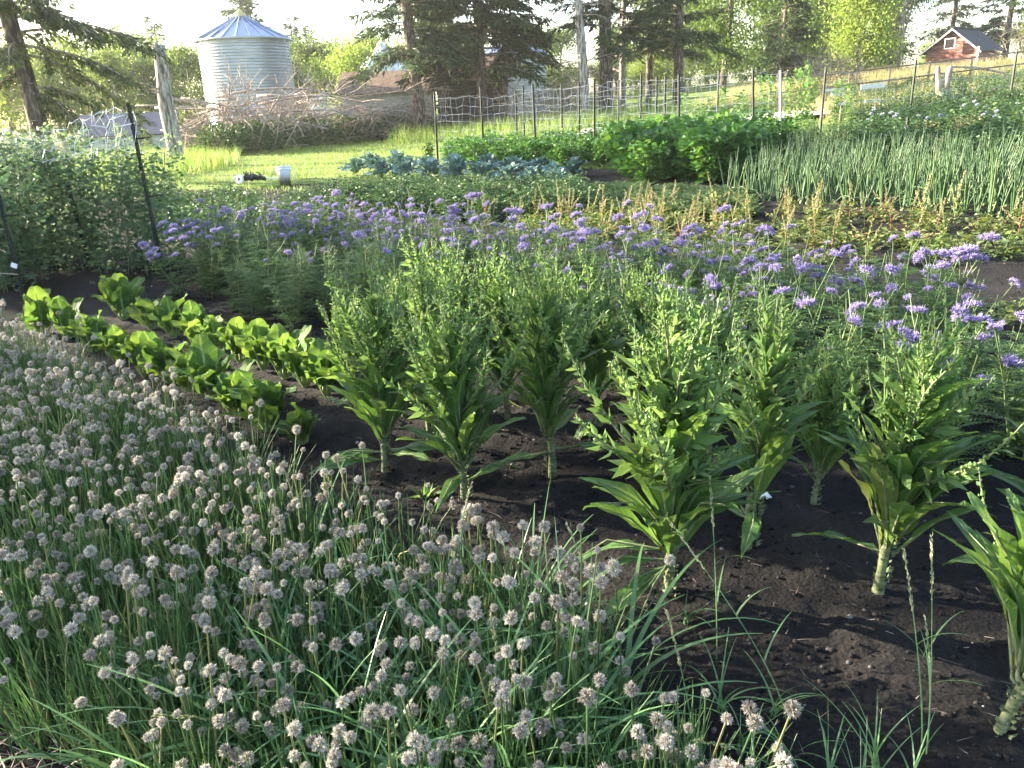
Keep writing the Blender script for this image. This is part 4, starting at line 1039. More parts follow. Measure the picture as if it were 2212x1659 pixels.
chard(268, 690, 1.25, 'tall chard plant standing alone at the far end of the rows', 13)

# ------------------------------------------------------------------ bolting chicory plants
CL = [leaf_mesh('chicory_leaf', U(.28, .34), U(.070, .092), lance, [M['chicory_leaf'], M['chicory_stem']], petiole=.03, pr=.005, droop=U(.0, .45), fold=U(.08, .3), wave=U(.05, .11), wf=U(9, 16), seed=20 + i, nv=11, nu=7, twist=U(-.5, .5)) for i in range(7)]
CS = [leaf_mesh('chicory_small_leaf', U(.12, .17), U(.030, .042), lance, [M['chicory_top'], M['chicory_stem']], droop=U(-.1, .4), fold=U(.3, .6), wave=U(.04, .10), wf=U(9, 16), seed=40 + i, nv=7, nu=5, twist=U(-.6, .6)) for i in range(5)]
def spike_mesh(L, seed):
    NP.seed(seed); b = MB(); pts = limb_pts((0, 0, 0), (0, 1, 0), L, 8, -.28, .07); b.tube(pts, [.0045, .003, .0015], 5, m=1)
    n = int(L * 150); u = np.sort(NP.uniform(.12, 1, n)); seg = np.linspace(0, 1, 9)
    P = np.stack([np.interp(u, seg, pts[:, k]) for k in range(3)], 1); a = NP.uniform(0, 6.28, n)
    D = np.stack([np.cos(a), NP.uniform(.5, 1.6, n), np.sin(a)], 1)
    big = NP.rand(n) < .45; ll = np.where(big, NP.uniform(.035, .10, n) * (1.2 - u), NP.uniform(.008, .016, n)) + .004
    b.leaves(P, D, rdirs(n), ll, np.where(big, ll * .3, ll * .65), .15)
    nb = int(L * 40); u = NP.uniform(.35, 1, nb); P = np.stack([np.interp(u, seg, pts[:, k]) for k in range(3)], 1) + NP.normal(size=(nb, 3)) * .005   # buds
    oc = np.array([(1, 0, 0), (-1, 0, 0), (0, 1.5, 0), (0, -1.3, 0), (0, 0, 1), (0, 0, -1)]) * .0042
    V = (P[:, None, :] + oc[None] * NP.uniform(.7, 1.5, nb)[:, None, None]).reshape(-1, 3)
    f = np.array([(0, 2, 4), (2, 1, 4), (1, 3, 4), (3, 0, 4), (2, 0, 5), (1, 2, 5), (3, 1, 5), (0, 3, 5)]); b.add(V, (np.arange(nb)[:, None, None] * 6 + f[None]).reshape(-1, 3))
    return b.mesh('chicory_spike', [M['chicory_top'], M['chicory_stem']])
CK = [spike_mesh(U(.26, .42), 300 + i) for i in range(6)]
def stem_mesh(seed):
    NP.seed(seed); b = MB(); zz = np.linspace(-.03, 1, 26); pts = np.stack([.015 * np.sin(zz * 4 + seed), .015 * np.cos(zz * 5), zz], 1)
    rr = np.interp(zz, [-.03, .05, .3, .6, 1], [.021, .0175, .014, .009, .003]) * (1 + .10 * np.sin(zz * 120)); b.tube(pts, rr, 9)
    n = 80; u = NP.uniform(.01, .30, n); a = NP.uniform(0, 6.28, n); P = np.stack([.016 * np.cos(a), .016 * np.sin(a), u], 1); D = np.stack([np.cos(a), np.sin(a), NP.uniform(.3, 1.6, n)], 1)
    b.leaves(P, D, rdirs(n), NP.uniform(.014, .034, n), .015)         # leaf scars and stubs
    return b.mesh('chicory_stem', M['chicory_stem'], True)
CST = [stem_mesh(i) for i in range(3)]
def chicory(x, y, h, label, group=None, nl=58, ns=20, wide=.96, droop=2, clear=.185, lean=0.0, rz=None, detail=True):
    t = thing('chicory_plant', label, 'chicory', (x, y, gz(x, y) - .01), U(0, 6.28) if rz is None else rz, group)
    t.rotation_euler[1] = lean + U(-.07, .07); t.rotation_euler[0] = U(-.07, .07)
    part('stem', CST[rnd.randrange(3)], t, scale=(h / .95, h / .95, h))
    k = h / .95
    for i in range(nl):
        f = i / (nl - 1); a = i * 2.3999 + U(-.25, .25); z = h * (clear + (.66 - clear) * f ** 1.05)
        e = R(55 + 18 * f + U(-15, 11)); big = f < .74
        L = (1.12 - .42 * f) * U(.8, 1.15) * wide * k
        part('leaf', CL[rnd.randrange(7)] if big or U(0, 1) < .45 else CS[rnd.randrange(5)], t, (.012 * math.cos(a), .012 * math.sin(a), z), (e, U(-.4, .4), a - math.pi / 2), L if big else L * 1.15, mode='YXZ')
    for i in range(droop):
        a = U(0, 6.28); part('leaf', CL[rnd.randrange(7)], t, (0, 0, h * U(.10, .17)), (R(U(-18, 18)), U(-.4, .4), a), U(.9, 1.15) * k, mode='YXZ')
    for i in range(ns):
        f = i / max(1, ns - 1); a = i * 2.3999 + U(-.3, .3); z = h * (.40 + .26 * f); L = U(.85, 1.25) * (1.3 - .3 * f) * k
        part('flower_spike', CK[rnd.randrange(6)], t, (0, 0, z), (R(46 + 27 * f + U(-10, 10)), U(-.3, .3), a - math.pi / 2), L, mode='YXZ')
    for i in range(int(nl * .8)):
        a = U(0, 6.28); part('leaf', CS[rnd.randrange(5)], t, (0, 0, h * U(.42, .80)), (R(U(35, 72)), U(-.4, .4), a), U(.8, 1.3) * k, mode='YXZ')
    return t

def chic_px(px, py, top, label, **kw):
    x, y = at(px, py); return chicory(x, y, hgt(x, y, top), label, **kw)
t = chic_px(1445, 1288, 690, 'tall bolting chicory plant with two broad lower leaves spreading left, nearest the chives', nl=74, ns=34, rz=0, droop=1)
for a, z, sc, e in ((180, .185, 1.0, 6), (196, .15, .85, 10), (215, .13, .55, 0)):
    part('leaf', CL[1], t, (0, 0, z), (R(e), .1, R(a - 90)), sc, mode='YXZ')
chic_px(1010, 1088, 655, 'bolting chicory plant whose bare stalk rises just behind the chive heads', nl=66, ns=30)
chic_px(835, 1030, 600, 'bolting chicory plant standing next to the chard row', nl=64, ns=30, droop=4)
chic_px(1187, 1015, 570, 'bolting chicory plant in the middle of the back row with yellowed inner leaves', nl=60, ns=30, droop=3)
chic_px(1620, 1178, 640, 'slender bolting chicory plant with tall yellow green tip and few leaves', nl=34, ns=16, wide=.85, droop=3, clear=.18)
chic_px(1902, 1268, 705, 'bushy bolting chicory plant with broad dark lower leaves on the open soil', nl=62, ns=28, wide=1.06, droop=2, clear=.16)
x, y = at(2150, 1612); t = chicory(x, y, .80, 'near bolting chicory plant with thick leaning stalk cut by the picture edge', nl=64, ns=12, wide=1.15, droop=0, clear=.22, lean=.30, rz=0)
x, y = at(2290, 1290); chicory(x, y, .85, 'bolting chicory plant at the edge beyond the leaning one', nl=50, ns=12, wide=1.1)
for px, py, top, lb in ((930, 955, 590, 'chicory plant behind the gap between the two front chicory plants'), (1090, 905, 560, 'pale yellow green chicory plant rising above the row among the purple flowers'), (1290, 925, 590, 'chicory plant half hidden behind the tall front one'), (1440, 960, 600, 'chicory plant with many thin flower spikes between two stronger ones'),
                        (760, 880, 640, 'chicory plant behind the last leaves of the chard row'), (960, 850, 520, 'bright yellow green chicory spike standing in the phacelia bed'),
                        (1010, 890, 560, 'thin chicory plant between the bright spike and the pale plant'), (1200, 870, 560, 'feathery chicory plant at the edge of the phacelia behind the middle one'), (1370, 890, 585, 'feathery chicory plant among the last flowers of the chicory row'), (870, 890, 600, 'chicory plant hidden behind the one next to the chard'), (1540, 1010, 640, 'thin spiked chicory plant just left of the slender one'), (1760, 1090, 760, 'small chicory plant with curled leaves between the slender and the bushy one')):
    chic_px(px, py, top, lb, nl=40, ns=30, droop=1)

# ------------------------------------------------------------------ chives with dried heads
def head_mesh(seed, n=95, r=.0145):
    NP.seed(seed); D = sphere_dirs(n, seed) + NP.normal(size=(n, 3)) * .13; D = D[D[:, 2] > -.75]; D /= np.linalg.norm(D, axis=1)[:, None]; n = len(D)
    b = MB(); th = sphere_dirs(26); V = th * r * .62
    P = np.repeat(D * r * .5, 5, 0); DD = np.repeat(D, 5, 0) + rdirs(n * 5) * .5
    b.leaves(P, DD, rdirs(n * 5), np.repeat(NP.uniform(.55, 1.05, n), 5) * r * NP.uniform(.75, 1.15, n * 5), r * .19, .2, mid=.6)
    if seed % 2:                                              # papery bracts below
        a = NP.uniform(0, 6.28, 3); b.leaves(np.zeros((3, 3)) + [0, 0, -r * .6], np.stack([np.cos(a), np.sin(a), -np.ones(3) * 1.2], 1), rdirs(3), r * .9, r * .5)
    return b.mesh('chive_head', M['chive_head'])
CHH = [head_mesh(i, 66 + 8 * (i % 3), .0135 + .0008 * (i % 4)) for i in range(7)]
STK = []
for i in range(7):
    NP.seed(600 + i); pts = limb_pts((0, 0, 0), (NP.normal() * .06, NP.normal() * .06, 1), .40, 5, 1.1 if i == 5 else 0, .075 if i % 3 == 2 else .04); b = MB(); b.tube(pts, [.0030, .0026, .0019], 5, caps=False)
    STK.append((b.mesh('chive_stalk', M['chive_stalk'], True), pts[-1]))
TUF = []
for i in range(5):
    NP.seed(620 + i); n = 110; rr = .10 * np.sqrt(NP.rand(n)); a = NP.uniform(0, 6.28, n); b = MB()
    az = a + NP.normal(size=n) * .9
    b.strips(np.stack([rr * np.cos(a), rr * np.sin(a), np.full(n, -.02)], 1), az, NP.uniform(1.15, 1.57, n), NP.uniform(.20, .40, n), NP.uniform(.0038, .0075, n), NP.uniform(-.05, .7, n) ** 2 * 1.6, 4, pw=.4)
    n = 40; rr = .10 * np.sqrt(NP.rand(n)); a = NP.uniform(0, 6.28, n)
    b.strips(np.stack([rr * np.cos(a), rr * np.sin(a), np.full(n, -.02)], 1), NP.uniform(0, 6.28, n), NP.uniform(.5, 1.4, n), NP.uniform(.15, .34, n), .0035, NP.uniform(.3, 1.8, n), 5, pw=.4)
    TUF.append(b.mesh('chive_leaves', M['chive_leaf']))
head_px = [(-260, 700), (-20, 668), (60, 690), (150, 745), (285, 800), (395, 832), (465, 880), (570, 935), (650, 980), (755, 1018), (865, 1063), (970, 1104), (1080, 1148), (1160, 1215), (1310, 1245), (1400, 1315), (1470, 1400), (1500, 1480), (1560, 1580), (1640, 1680), (1620, 1850), (900, 2050), (330, 1950), (230, 1640), (130, 1480), (20, 1330), (-120, 1180), (-260, 950)]
CPOLY = [at(px, py, .40) for px, py in head_px]
near_pts = []
nh = 0
for x, y in scatter(CPOLY, .205, .38):
    d = math.hypot(x, y)
    if d < .72: continue
    px, py = proj((x, y, gz(x, y) + .3))
    if px < -200: continue
    if x < -1.6 and y > 2.6: lb, gr = 'chive clump with crowded pale heads beside the chard row', 'chive clumps beside the chard row'
    elif py > 1330 and px < 480: lb, gr = 'chive clump with brown heads at the near weedy corner of the bed', 'chive clumps at the weedy near corner'
    elif py > 1250: lb, gr = 'chive clump with dry heads among tall grass blades in the foreground', 'chive clumps among the foreground grass'
    elif x > -.35: lb, gr = 'chive clump with whitish heads along the bare soil edge', 'chive clumps along the bare soil'
    else: lb, gr = 'chive clump with dried heads in the middle of the bed', 'chive clumps in the middle of the bed'
    s = U(.88, 1.08)
    t = thing('chive_clump', lb, 'chives', (x, y, gz(x, y)), U(0, 6.28), gr, s)
    part('leaf_tuft', TUF[rnd.randrange(5)], t)
    dens = .5 + 1.0 * float(fbm(np.float64(x * 2.3), np.float64(y * 2.3), 2, 77))
    if py > 1250: dens *= .78
    for k in range(max(2, int(20.5 * dens + U(-2, 2)))):
        r_ = .12 * math.sqrt(U(0, 1)); a = U(0, 6.28); me, tip = STK[rnd.randrange(7)]; sz = U(.66, 1.14)
        st = part('flower_stalk', me, t, (r_ * math.cos(a), r_ * math.sin(a), -.01), (U(-.16, .16), U(-.16, .16), U(0, 6.28)), (1, 1, sz))
        hd = part('flower_head', CHH[rnd.randrange(7)], st, tuple(tip), (U(-.3, .3), U(-.3, .3), U(0, 6.28)), 1.0)
        hs = U(.48, .90); hd.scale = (hs, hs, hs / sz); nh += 1
# lone heads past the bed edge are part of these clumps
for px, py in ((1010, 1105), (1062, 1100), (1105, 1155), (1250, 1215), (1320, 1215)):
    x, y = at(px, py, .40); t = thing('chive_clump', 'thin chive clump with few upright heads standing out over the bare soil', 'chives', (x, y, gz(x, y)), U(0, 6.28), 'lone chives over the bare soil', 1.0)
    b = MB(); b.strips(NP.normal(size=(22, 3)) * [.02, .02, 0], NP.uniform(0, 6.28, 22), NP.uniform(1.2, 1.57, 22), NP.uniform(.15, .33, 22), .004, NP.uniform(0, .5, 22), 4, pw=.4); b.build('leaf_tuft', M['chive_leaf'], t)
    for k in range(4):
        me, tip = STK[rnd.randrange(7)]; st = part('flower_stalk', me, t, (U(-.05, .05), U(-.05, .05), -.01), (U(-.1, .1), U(-.1, .1), U(0, 6.28)), (1, 1, U(.85, 1.05))); part('flower_head', CHH[rnd.randrange(7)], st, tuple(tip), (0, 0, U(0, 6)), U(.9, 1.15))

# ------------------------------------------------------------------ grasses in the foreground
GT = []
for i in range(4):
    NP.seed(650 + i); n = 9; b = MB()
    b.strips(NP.normal(size=(n, 3)) * [.018, .018, 0], NP.uniform(0, 6.28, n), NP.uniform(.9, 1.5, n), NP.uniform(.34, .60, n), NP.uniform(.009, .017, n), NP.uniform(.5, 2.2, n), 10, pw=.5)
    GT.append(b.mesh('grass_blades', M['grass_weed']))
def grass_plant(px, py, h, label, group, i, sc=1.0):
    x, y = at(px, py, h); t = thing('grass_tuft', label, 'grass', (x, y, gz(x, y)), U(0, 6.28), group, sc); part('blades', GT[i % 4], t)
for i, (px, py) in enumerate([(560, 1330), (700, 1240), (640, 1420), (840, 1330), (760, 1480), (900, 1430), (1000, 1330), (1060, 1260), (930, 1540), (1090, 1420), (1120, 1530), (1190, 1350), (1230, 1480), (1010, 1600), (820, 1600), (700, 1580), (1240, 1600), (1330, 1300), (1130, 1200), (470, 1330), (360, 1440), (250, 1500), (420, 1530), (980, 1250), (1040, 1380), (900, 1340), (780, 1400), (860, 1500), (980, 1480), (1150, 1430), (1200, 1560), (1070, 1600), (610, 1500), (540, 1440), (730, 1330), (1180, 1250), (660, 1620), (940, 1640), (450, 1400), (520, 1260), (600, 1180), (330, 1530), (1010, 1520), (1120, 1330), (820, 1450), (700, 1480), (900, 1580)]):
    grass_plant(px, py, .30, 'long arching green grass blades growing through the chives', 'grass tufts growing through the chives', i, U(.8, 1.05))
for i, (px, py) in enumerate([(1600, 1560), (1560, 1480), (1720, 1600), (1680, 1490), (1900, 1600), (1980, 1640), (1790, 1650), (1860, 1655), (1480, 1300)]):
    grass_plant(px, py, .08, 'sparse short grass tuft sprouting on the dark soil edge', 'grass tufts at the soil edge', i, U(.25, .42))
def seed_grass(px0, py0, px1, py1, h0, h1, label, L=.14, fat=.005):
    """a thin culm from the ground to a seed head ending at (px1, py1)"""
    x0, y0 = at(px0, py0); x1, y1 = at(px1, py1, h1); t = thing('seed_grass', label, 'grass', (x0, y0, gz(x0, y0)))
    d = np.array([x1 - x0, y1 - y0, h1]); uu = np.linspace(0, 1, 10)
    pts = np.stack([d[0] * uu ** 1.5, d[1] * uu ** 1.5, d[2] * (uu + .0 * uu)], 1); b = MB(); b.tube(pts, [.0022, .0016, .0009], 5); b.build('culm', M['grass_weed'], t)
    tl = np.linalg.norm(d); n = 46; u = NP.uniform(max(.3, 1 - L / tl), 1, n); P = np.stack([np.interp(u, uu, pts[:, k]) for k in range(3)], 1); tg = pts[-1] - pts[-3]; tg /= np.linalg.norm(tg)
    b = MB(); b.leaves(P, tg + rdirs(n) * .35, rdirs(n), NP.uniform(.010, .018, n), fat, .3); b.build('seed_head', M['seed_head'], t)
    b = MB(); b.strips([pts[3], pts[5]], NP.uniform(0, 6.28, 2), [1.0, .9], [.16, .13], .006, [1.0, 1.2], 6, pw=.5); b.build('blade', M['grass_weed'], t)
for a_ in [(1548, 1430, 1534, 1030, 0, .48, 'upright tan grass seed head standing beside the tall front chicory stalk'), (1700, 1560, 1440, 1120, 0, .42, 'long seed grass leaning left across the chicory stalk'),
           (1380, 1560, 1225, 1135, 0, .42, 'seed grass leaning out over the bare soil before the chives'), (1990, 1620, 1952, 1185, 0, .42, 'thin seed grass with drooping pale tip on the bare soil'),
           (2000, 1640, 2012, 1160, 0, .45, 'tall thin grass with a curled pale seed head right of its twin'), (2010, 1480, 1997, 1330, 0, .12, 'short weed with a green spike on the open soil'),
           (640, 1640, 335, 1545, 0, .38, 'seed grass arching left over the nearest chive heads'), (960, 1400, 1020, 1040, 0, .50, 'seed grass leaning right above the white chive heads'), (700, 1400, 545, 1170, 0, .45, 'pale seed grass leaning left in the middle of the chives'),
           (1100, 1640, 1060, 1330, 0, .42, 'thin upright seed grass in the near chives'), (1500, 1640, 1440, 1320, 0, .36, 'seed grass with narrow head at the right end of the chives'), (1690, 1700, 1500, 1600, 0, .3, 'seed grass bending low near the bottom edge'),
           (760, 1190, 700, 1020, 0, .48, 'furry pale grass head drooping beside the first chicory')]:
    seed_grass(*a_)

# ------------------------------------------------------------------ phacelia bed
def fern(b, p, d, L, nrm, m=0, w=.34):
    """one feathery leaf"""
    n = 9; u = np.repeat(np.linspace(.15, 1, n), 2); sg = np.tile([-1, 1], n)
    sd = np.cross(d, nrm); sd /= np.linalg.norm(sd) + 1e-9
    dr = np.array([0, 0, -.35])
    P = p + d * (u * L)[:, None] + dr * (u ** 2 * L)[:, None]
    D = sd * sg[:, None] * 1.0 + d * .55
    ll = L * w * (1.05 - u * .75); b.leaves(P, D, np.tile(nrm, (2 * n, 1)) + NP.normal(size=(2 * n, 3)) * .25, ll, ll * .26, .1, m)
PF = []
for i in range(5):
    NP.seed(700 + i); b = MB(); st = MB(); tips = []
    ns = 3
    for s in range(ns):
        a = NP.uniform(0, 6.28); pts = limb_pts((.03 * math.cos(a), .03 * math.sin(a), -.02), (math.cos(a) * .22, math.sin(a) * .22, 1), NP.uniform(.52, .66), 7, -.05, .05); st.tube(pts, [.0055, .004, .0025], 5, caps=False)
        tips.append(pts[-1])
        for k in range(2):
            j = NP.randint(4, 7); q_ = limb_pts(pts[j], (NP.normal() * .5, NP.normal() * .5, 1), NP.uniform(.08, .18), 3, -.05, .1); st.tube(q_, [.003, .002], 4, caps=False); tips.append(q_[-1])
        for k in range(30):
            u = NP.uniform(.02, .86); p = np.array([np.interp(u, np.linspace(0, 1, 8), pts[:, c]) for c in range(3)]); az = NP.uniform(0, 6.28); d = np.array([math.cos(az), math.sin(az), NP.uniform(.1, .9)]); d /= np.linalg.norm(d)
            fern(b, p, d, NP.uniform(.11, .20) * (1.2 - .55 * u), np.array([0, 0, 1.0]))
    PF.append((st.mesh('phacelia_stems', M['phacelia_stem'], True), b.mesh('phacelia_foliage', M['phacelia_leaf']), tips))
PH = []
for i in range(5):
    NP.seed(720 + i); b = MB(); n = 75; a = NP.uniform(0, 6.28, n); rr = np.sqrt(NP.rand(n)) * .030
    P = np.stack([rr * np.cos(a) * (1 + .3 * np.sin(2 * a)), rr * np.sin(a), .006 - rr ** 2 * 9 + NP.uniform(-.006, .006, n)], 1); D0 = P * [9, 9, 0] + [0, 0, .35] + NP.normal(size=(n, 3)) * .15
    Pq = np.repeat(P, 4, 0); b.leaves(Pq, np.repeat(D0, 4, 0) + rdirs(n * 4) * .55, rdirs(n * 4), NP.uniform(.007, .012, n * 4), .0055, .2)
    n2 = 75; D2 = D0[:n2] + rdirs(n2) * .5; b.leaves(P[:n2], D2, rdirs(n2), NP.uniform(.014, .026, n2), .0020, 0, m=1)
    n3 = 12; a = NP.uniform(0, 6.28, n3); b.leaves(np.zeros((n3, 3)) + [0, 0, -.012], np.stack([np.cos(a), np.sin(a), NP.uniform(-.2, .8, n3)], 1), rdirs(n3), .022, .008, .2, m=2)
    PH.append(b.mesh('phacelia_head', [M['phacelia_flower'], M['phacelia_stamen'], M['phacelia_leaf']]))
PPOLY = [at(*p) for p in [(440, 640), (420, 575), (560, 545), (850, 545), (1200, 600), (1560, 640), (1900, 700), (2120, 770), (2240, 860), (2260, 1000), (2140, 1080), (1900, 1000), (1640, 930), (1300, 850), (1000, 770), (760, 735), (560, 712)]]
for x, y in scatter(PPOLY, .29, .42):
    px, py = proj((x, y, gz(x, y)))
    left = px < 800
    back = py < 575 + (px - 500) * .085
    zone = ('at the left end by the potatoes' if px < 650 else 'left of the bright chicory spike' if px < 950 else 'behind the middle chicory plants' if px < 1300 else 'behind the tall front chicory plant' if px < 1600 else 'behind the bushy chicory plant' if px < 1900 else 'at the right end by bare soil')
    lb = ('phacelia with full violet heads in back rows ' if back else 'feathery phacelia with few heads in front rows ') + zone; gr = ('back phacelia ' if back else 'front phacelia ') + zone
    i = rnd.randrange(5); s = U(.70, 1.18); t = thing('phacelia_plant', lb, 'phacelia', (x, y, gz(x, y)), U(0, 6.28), gr, s)
    part('stems', PF[i][0], t); part('foliage', PF[i][1], t)
    front = in_front = (py > 600 + (px - 500) * .14)
    for tip in PF[i][2]:
        if U(0, 1) < (.07 if front and px < 1450 else .36 if front else .52):
            part('flower_head', PH[rnd.randrange(5)], t, tuple(tip), (U(-.6, .6), U(-.6, .6), U(0, 6.28)), U(.55, 1.2) * (1.05 if px > 1500 else 1))
x, y = at(2048, 800); t = thing('phacelia_plant', 'tallest phacelia plant with forked top and wide violet heads at the right', 'phacelia', (x, y, gz(x, y)))
hh = hgt(x, y, 540); b = MB(); b.tube(limb_pts((0, 0, 0), (-.01, 0, 1), hh * .72, 6, 0, .03), [.007, .005], 6)
for dx, dz in ((-.09, .0), (.03, .02), (.12, .08), (-.03, .01), (.08, -.03)):
    q_ = np.array([[0, 0, hh * .70], [dx * .6, 0, hh * .86], [dx, .01, hh * .97 + dz]]); b.tube(q_, [.004, .003], 4); part('flower_head', PH[rnd.randrange(5)], t, tuple(q_[-1]), (0, 0, U(0, 6)), 1.35)
b.build('stems', M['phacelia_stem'], t, True); part('foliage', PF[0][1], t, scale=(.9, .9, .8))
x, y = at(395, 640); 
for k, (px, py) in enumerate([(400, 640), (430, 600), (470, 620)]):
    x, y = at(px, py); t = thing('phacelia_plant', 'leaning phacelia plant with violet heads beside the dark trellis post', 'phacelia', (x, y, gz(x, y)), R(180), 'leaning phacelia by the post'); t.rotation_euler[1] = U(-.1, .35)
    part('stems', PF[k][0], t); part('foliage', PF[k][1], t)
    for tip in PF[k][2]: part('flower_head', PH[rnd.randrange(5)], t, tuple(tip), (0, 0, U(0, 6)), U(1, 1.3))

# ------------------------------------------------------------------ bushy bed plants: potato, bean, pea, weeds
def bush_mesh(seed, mat, h, w, n, leaf, asp=.6, nst=8, flat=.6, lump=1.0):
    NP.seed(seed); st = MB(); lf = MB()
    for k in range(nst):
        a = NP.uniform(0, 6.28); sp = NP.uniform(.1, .9) * w
        pts = limb_pts((0, 0, -.02), (math.cos(a) * sp, math.sin(a) * sp, h), h * NP.uniform(.7, 1.05), 5, .1, .07); st.tube(pts, [.006, .003], 4, caps=False)
        m = int(n / nst); u = NP.uniform(.12, 1.0, m); P = np.stack([np.interp(u, np.linspace(0, 1, 6), pts[:, c]) for c in range(3)], 1)
        az = NP.uniform(0, 6.28, m); rr = np.abs(NP.normal(size=m)) * w * .28 * (1.15 - .5 * u) + .02
        D = np.stack([np.cos(az), np.sin(az), NP.uniform(-.35, .55, m)], 1); P = P + D * rr[:, None] * [1, 1, .5]
        ll = leaf * NP.uniform(.55, 1.35, m); N = np.array([0, 0, 1.0]) + NP.normal(size=(m, 3)) * flat
        lf.leaves(P, D, N, ll, ll * asp * NP.uniform(.8, 1.2, m), .14)
    return st.mesh('bush_stems', M[mat], True), lf.mesh('bush_leaves', M[mat])
def plant(name, label, cat, meshes, xy, sc, group=None, dz=0.0):
    t = thing(name, label, cat, (xy[0], xy[1], gz(*xy) + dz), U(0, 6.28), group, sc)
    part('stems', meshes[0], t); part('foliage', meshes[1], t); return t

POT = [bush_mesh(800 + i, 'potato_leaf', .48, .42, 520, .062, .55, 9) for i in range(4)]
def bed(poly_px, step, fn, h=0.0):
    for q in scatter([at(px, py, h) for px, py in poly_px], step, .35): fn(q)
bed([(330, 500), (345, 455), (500, 450), (590, 462), (720, 468), (720, 520), (560, 530), (400, 540)], .52, lambda q: plant('potato_plant', 'mid green potato plant right of the pea trellis post', 'potato', POT[rnd.randrange(4)], q, U(.8, 1.1), 'potato plants by the pea trellis'))
bed([(700, 440), (760, 425), (1080, 425), (1260, 430), (1280, 470), (1000, 485), (800, 480), (690, 450)], .50, lambda q: plant('pepper_plant', 'dark green bushy plant in the shaded row behind the purple flowers', 'bushy plant', POT[rnd.randrange(4)], q, U(.8, 1.05), 'dark bushy plants behind the phacelia'))
CAR = []
for i in range(2):
    NP.seed(830 + i); b = MB(); st = MB()
    for k in range(26):
        az = NP.uniform(0, 6.28); d = np.array([math.cos(az) * .6, math.sin(az) * .6, NP.uniform(.5, 1.2)]); d /= np.linalg.norm(d); L = NP.uniform(.18, .34)
        p = np.array([NP.normal() * .05, NP.normal() * .05, 0]); st.tube([p, p + d * L * .5], .003, 3, caps=False); fern(b, p, d, L, np.array([0, 0, 1.0]))
    CAR.append((st.mesh('carrot_stems', M['weed_leaf'], True), b.mesh('carrot_foliage', M['weed_leaf'])))
bed([(1240, 410), (1420, 412), (1640, 432), (1650, 470), (1430, 480), (1270, 480)], .34, lambda q: plant('carrot_plant', 'low feathery green plant between the cabbages and the bolting beets', 'carrot', CAR[rnd.randrange(2)], q, U(.85, 1.25), 'low feathery plants in the middle'))

# cabbages
CB = [leaf_mesh('cabbage_leaf', U(.26, .34), U(.22, .28), lambda v: max(.03, min(1, v * 2.2) ** .6 * max(0, 1 - v ** 3) ** .5), [M['cabbage_leaf'], M['cabbage_leaf']], petiole=.05, pr=.008, droop=U(.1, .6), fold=.22, wave=.10, wf=U(12, 18), seed=60 + i, nv=9, nu=7) for i in range(5)]
def cabbage(px, py, sc, lb):
    x, y = at(px, py); t = thing('cabbage_plant', lb, 'cabbage', (x, y, gz(x, y) - .01), U(0, 6.28), 'blue green cabbages in front of the trellis', sc)
    b = MB(); b.tube([(0, 0, -.08), (0, 0, .14)], [.025, .02], 7); b.build('stem', M['chicory_stem'], t)
    for i in range(15):
        a = i * 2.4; f = i / 14; part('leaf', CB[rnd.randrange(5)], t, (0, 0, .05 + .10 * f), (R(12 + 62 * f + U(-10, 10)), U(-.4, .4), a), U(.85, 1.15) * (1 - .35 * f), mode='YXZ')
for i, (px, py) in enumerate([(770, 378), (825, 384), (880, 388), (935, 392), (990, 394), (1045, 396), (1100, 400), (1150, 402), (1195, 398), (800, 366), (860, 370), (920, 374), (985, 376), (1050, 378), (1110, 380), (1165, 380), (1205, 420), (1240, 385)]):
    cabbage(px, py, U(1.1, 1.4), 'large leaved blue green cabbage in the row before the trellis')

# beans
BN = [bush_mesh(840 + i, 'bean_leaf', .85, .40, 520, .115, .75, 9, .7) for i in range(3)]
BL = [bush_mesh(850 + i, 'bean_leaf', 1.0, .34, 480, .105, .75, 8, .7) for i in range(3)]
bed([(1330, 352), (1560, 345), (1620, 372), (1600, 398), (1400, 400), (1320, 385)], .52, lambda q: plant('bean_plant', 'dark broad leaved bean plant in the shaded clump before the onions', 'bean plant', BN[rnd.randrange(3)], q, U(.95, 1.25), 'dark bean plants by the onions'))
bed([(960, 352), (1120, 344), (1330, 338), (1330, 365), (1100, 372), (980, 372)], .55, lambda q: plant('bean_plant', 'bean plant with light leaves growing up the front trellis', 'bean plant', BL[rnd.randrange(3)], q, U(.5, .8), 'bean plants along the front trellis'))
for i in range(22):
    p = (-2.0 + 7.2 * i / 21, 23.4 - 3.9 * i / 21); plant('bean_plant', 'sunlit bean plant between the front and back trellis runs', 'bean plant', BL[i % 3], (p[0] + U(-.2, .2), p[1] + U(-.5, .6)), U(.5, .9) * (.7 if i < 5 else 1.1), 'sunlit bean plants between the trellis runs')
bed([(1480, 330), (1640, 318), (1700, 330), (1690, 352), (1560, 350)], .55, lambda q: plant('bean_plant', 'leafy bean plant at the right end of the trellis beside the onions', 'bean plant', BL[rnd.randrange(3)], q, U(.6, 1.0), 'bean plants at the right trellis end'))
VN = []
for i in range(2):
    NP.seed(860 + i); n = 260; z = NP.uniform(0, 1, n); P = np.stack([NP.normal(size=n) * .07, NP.normal(size=n) * .07, z * 1.75], 1); lf = MB(); az = NP.uniform(0, 6.28, n)
    lf.leaves(P, np.stack([np.cos(az), np.sin(az), NP.uniform(-.5, .4, n)], 1), rdirs(n) + [0, 0, .6], NP.uniform(.06, .12, n), NP.uniform(.05, .09, n)); st = MB()
    for k in range(3): st.tube(limb_pts((NP.normal() * .03, 0, 0), (0, 0, 1), 1.7, 8, 0, .08), .005, 4, caps=False)
    VN.append((st.mesh('vine_stems', M['vine_leaf'], True), lf.mesh('vine_leaves', M['vine_leaf'])))
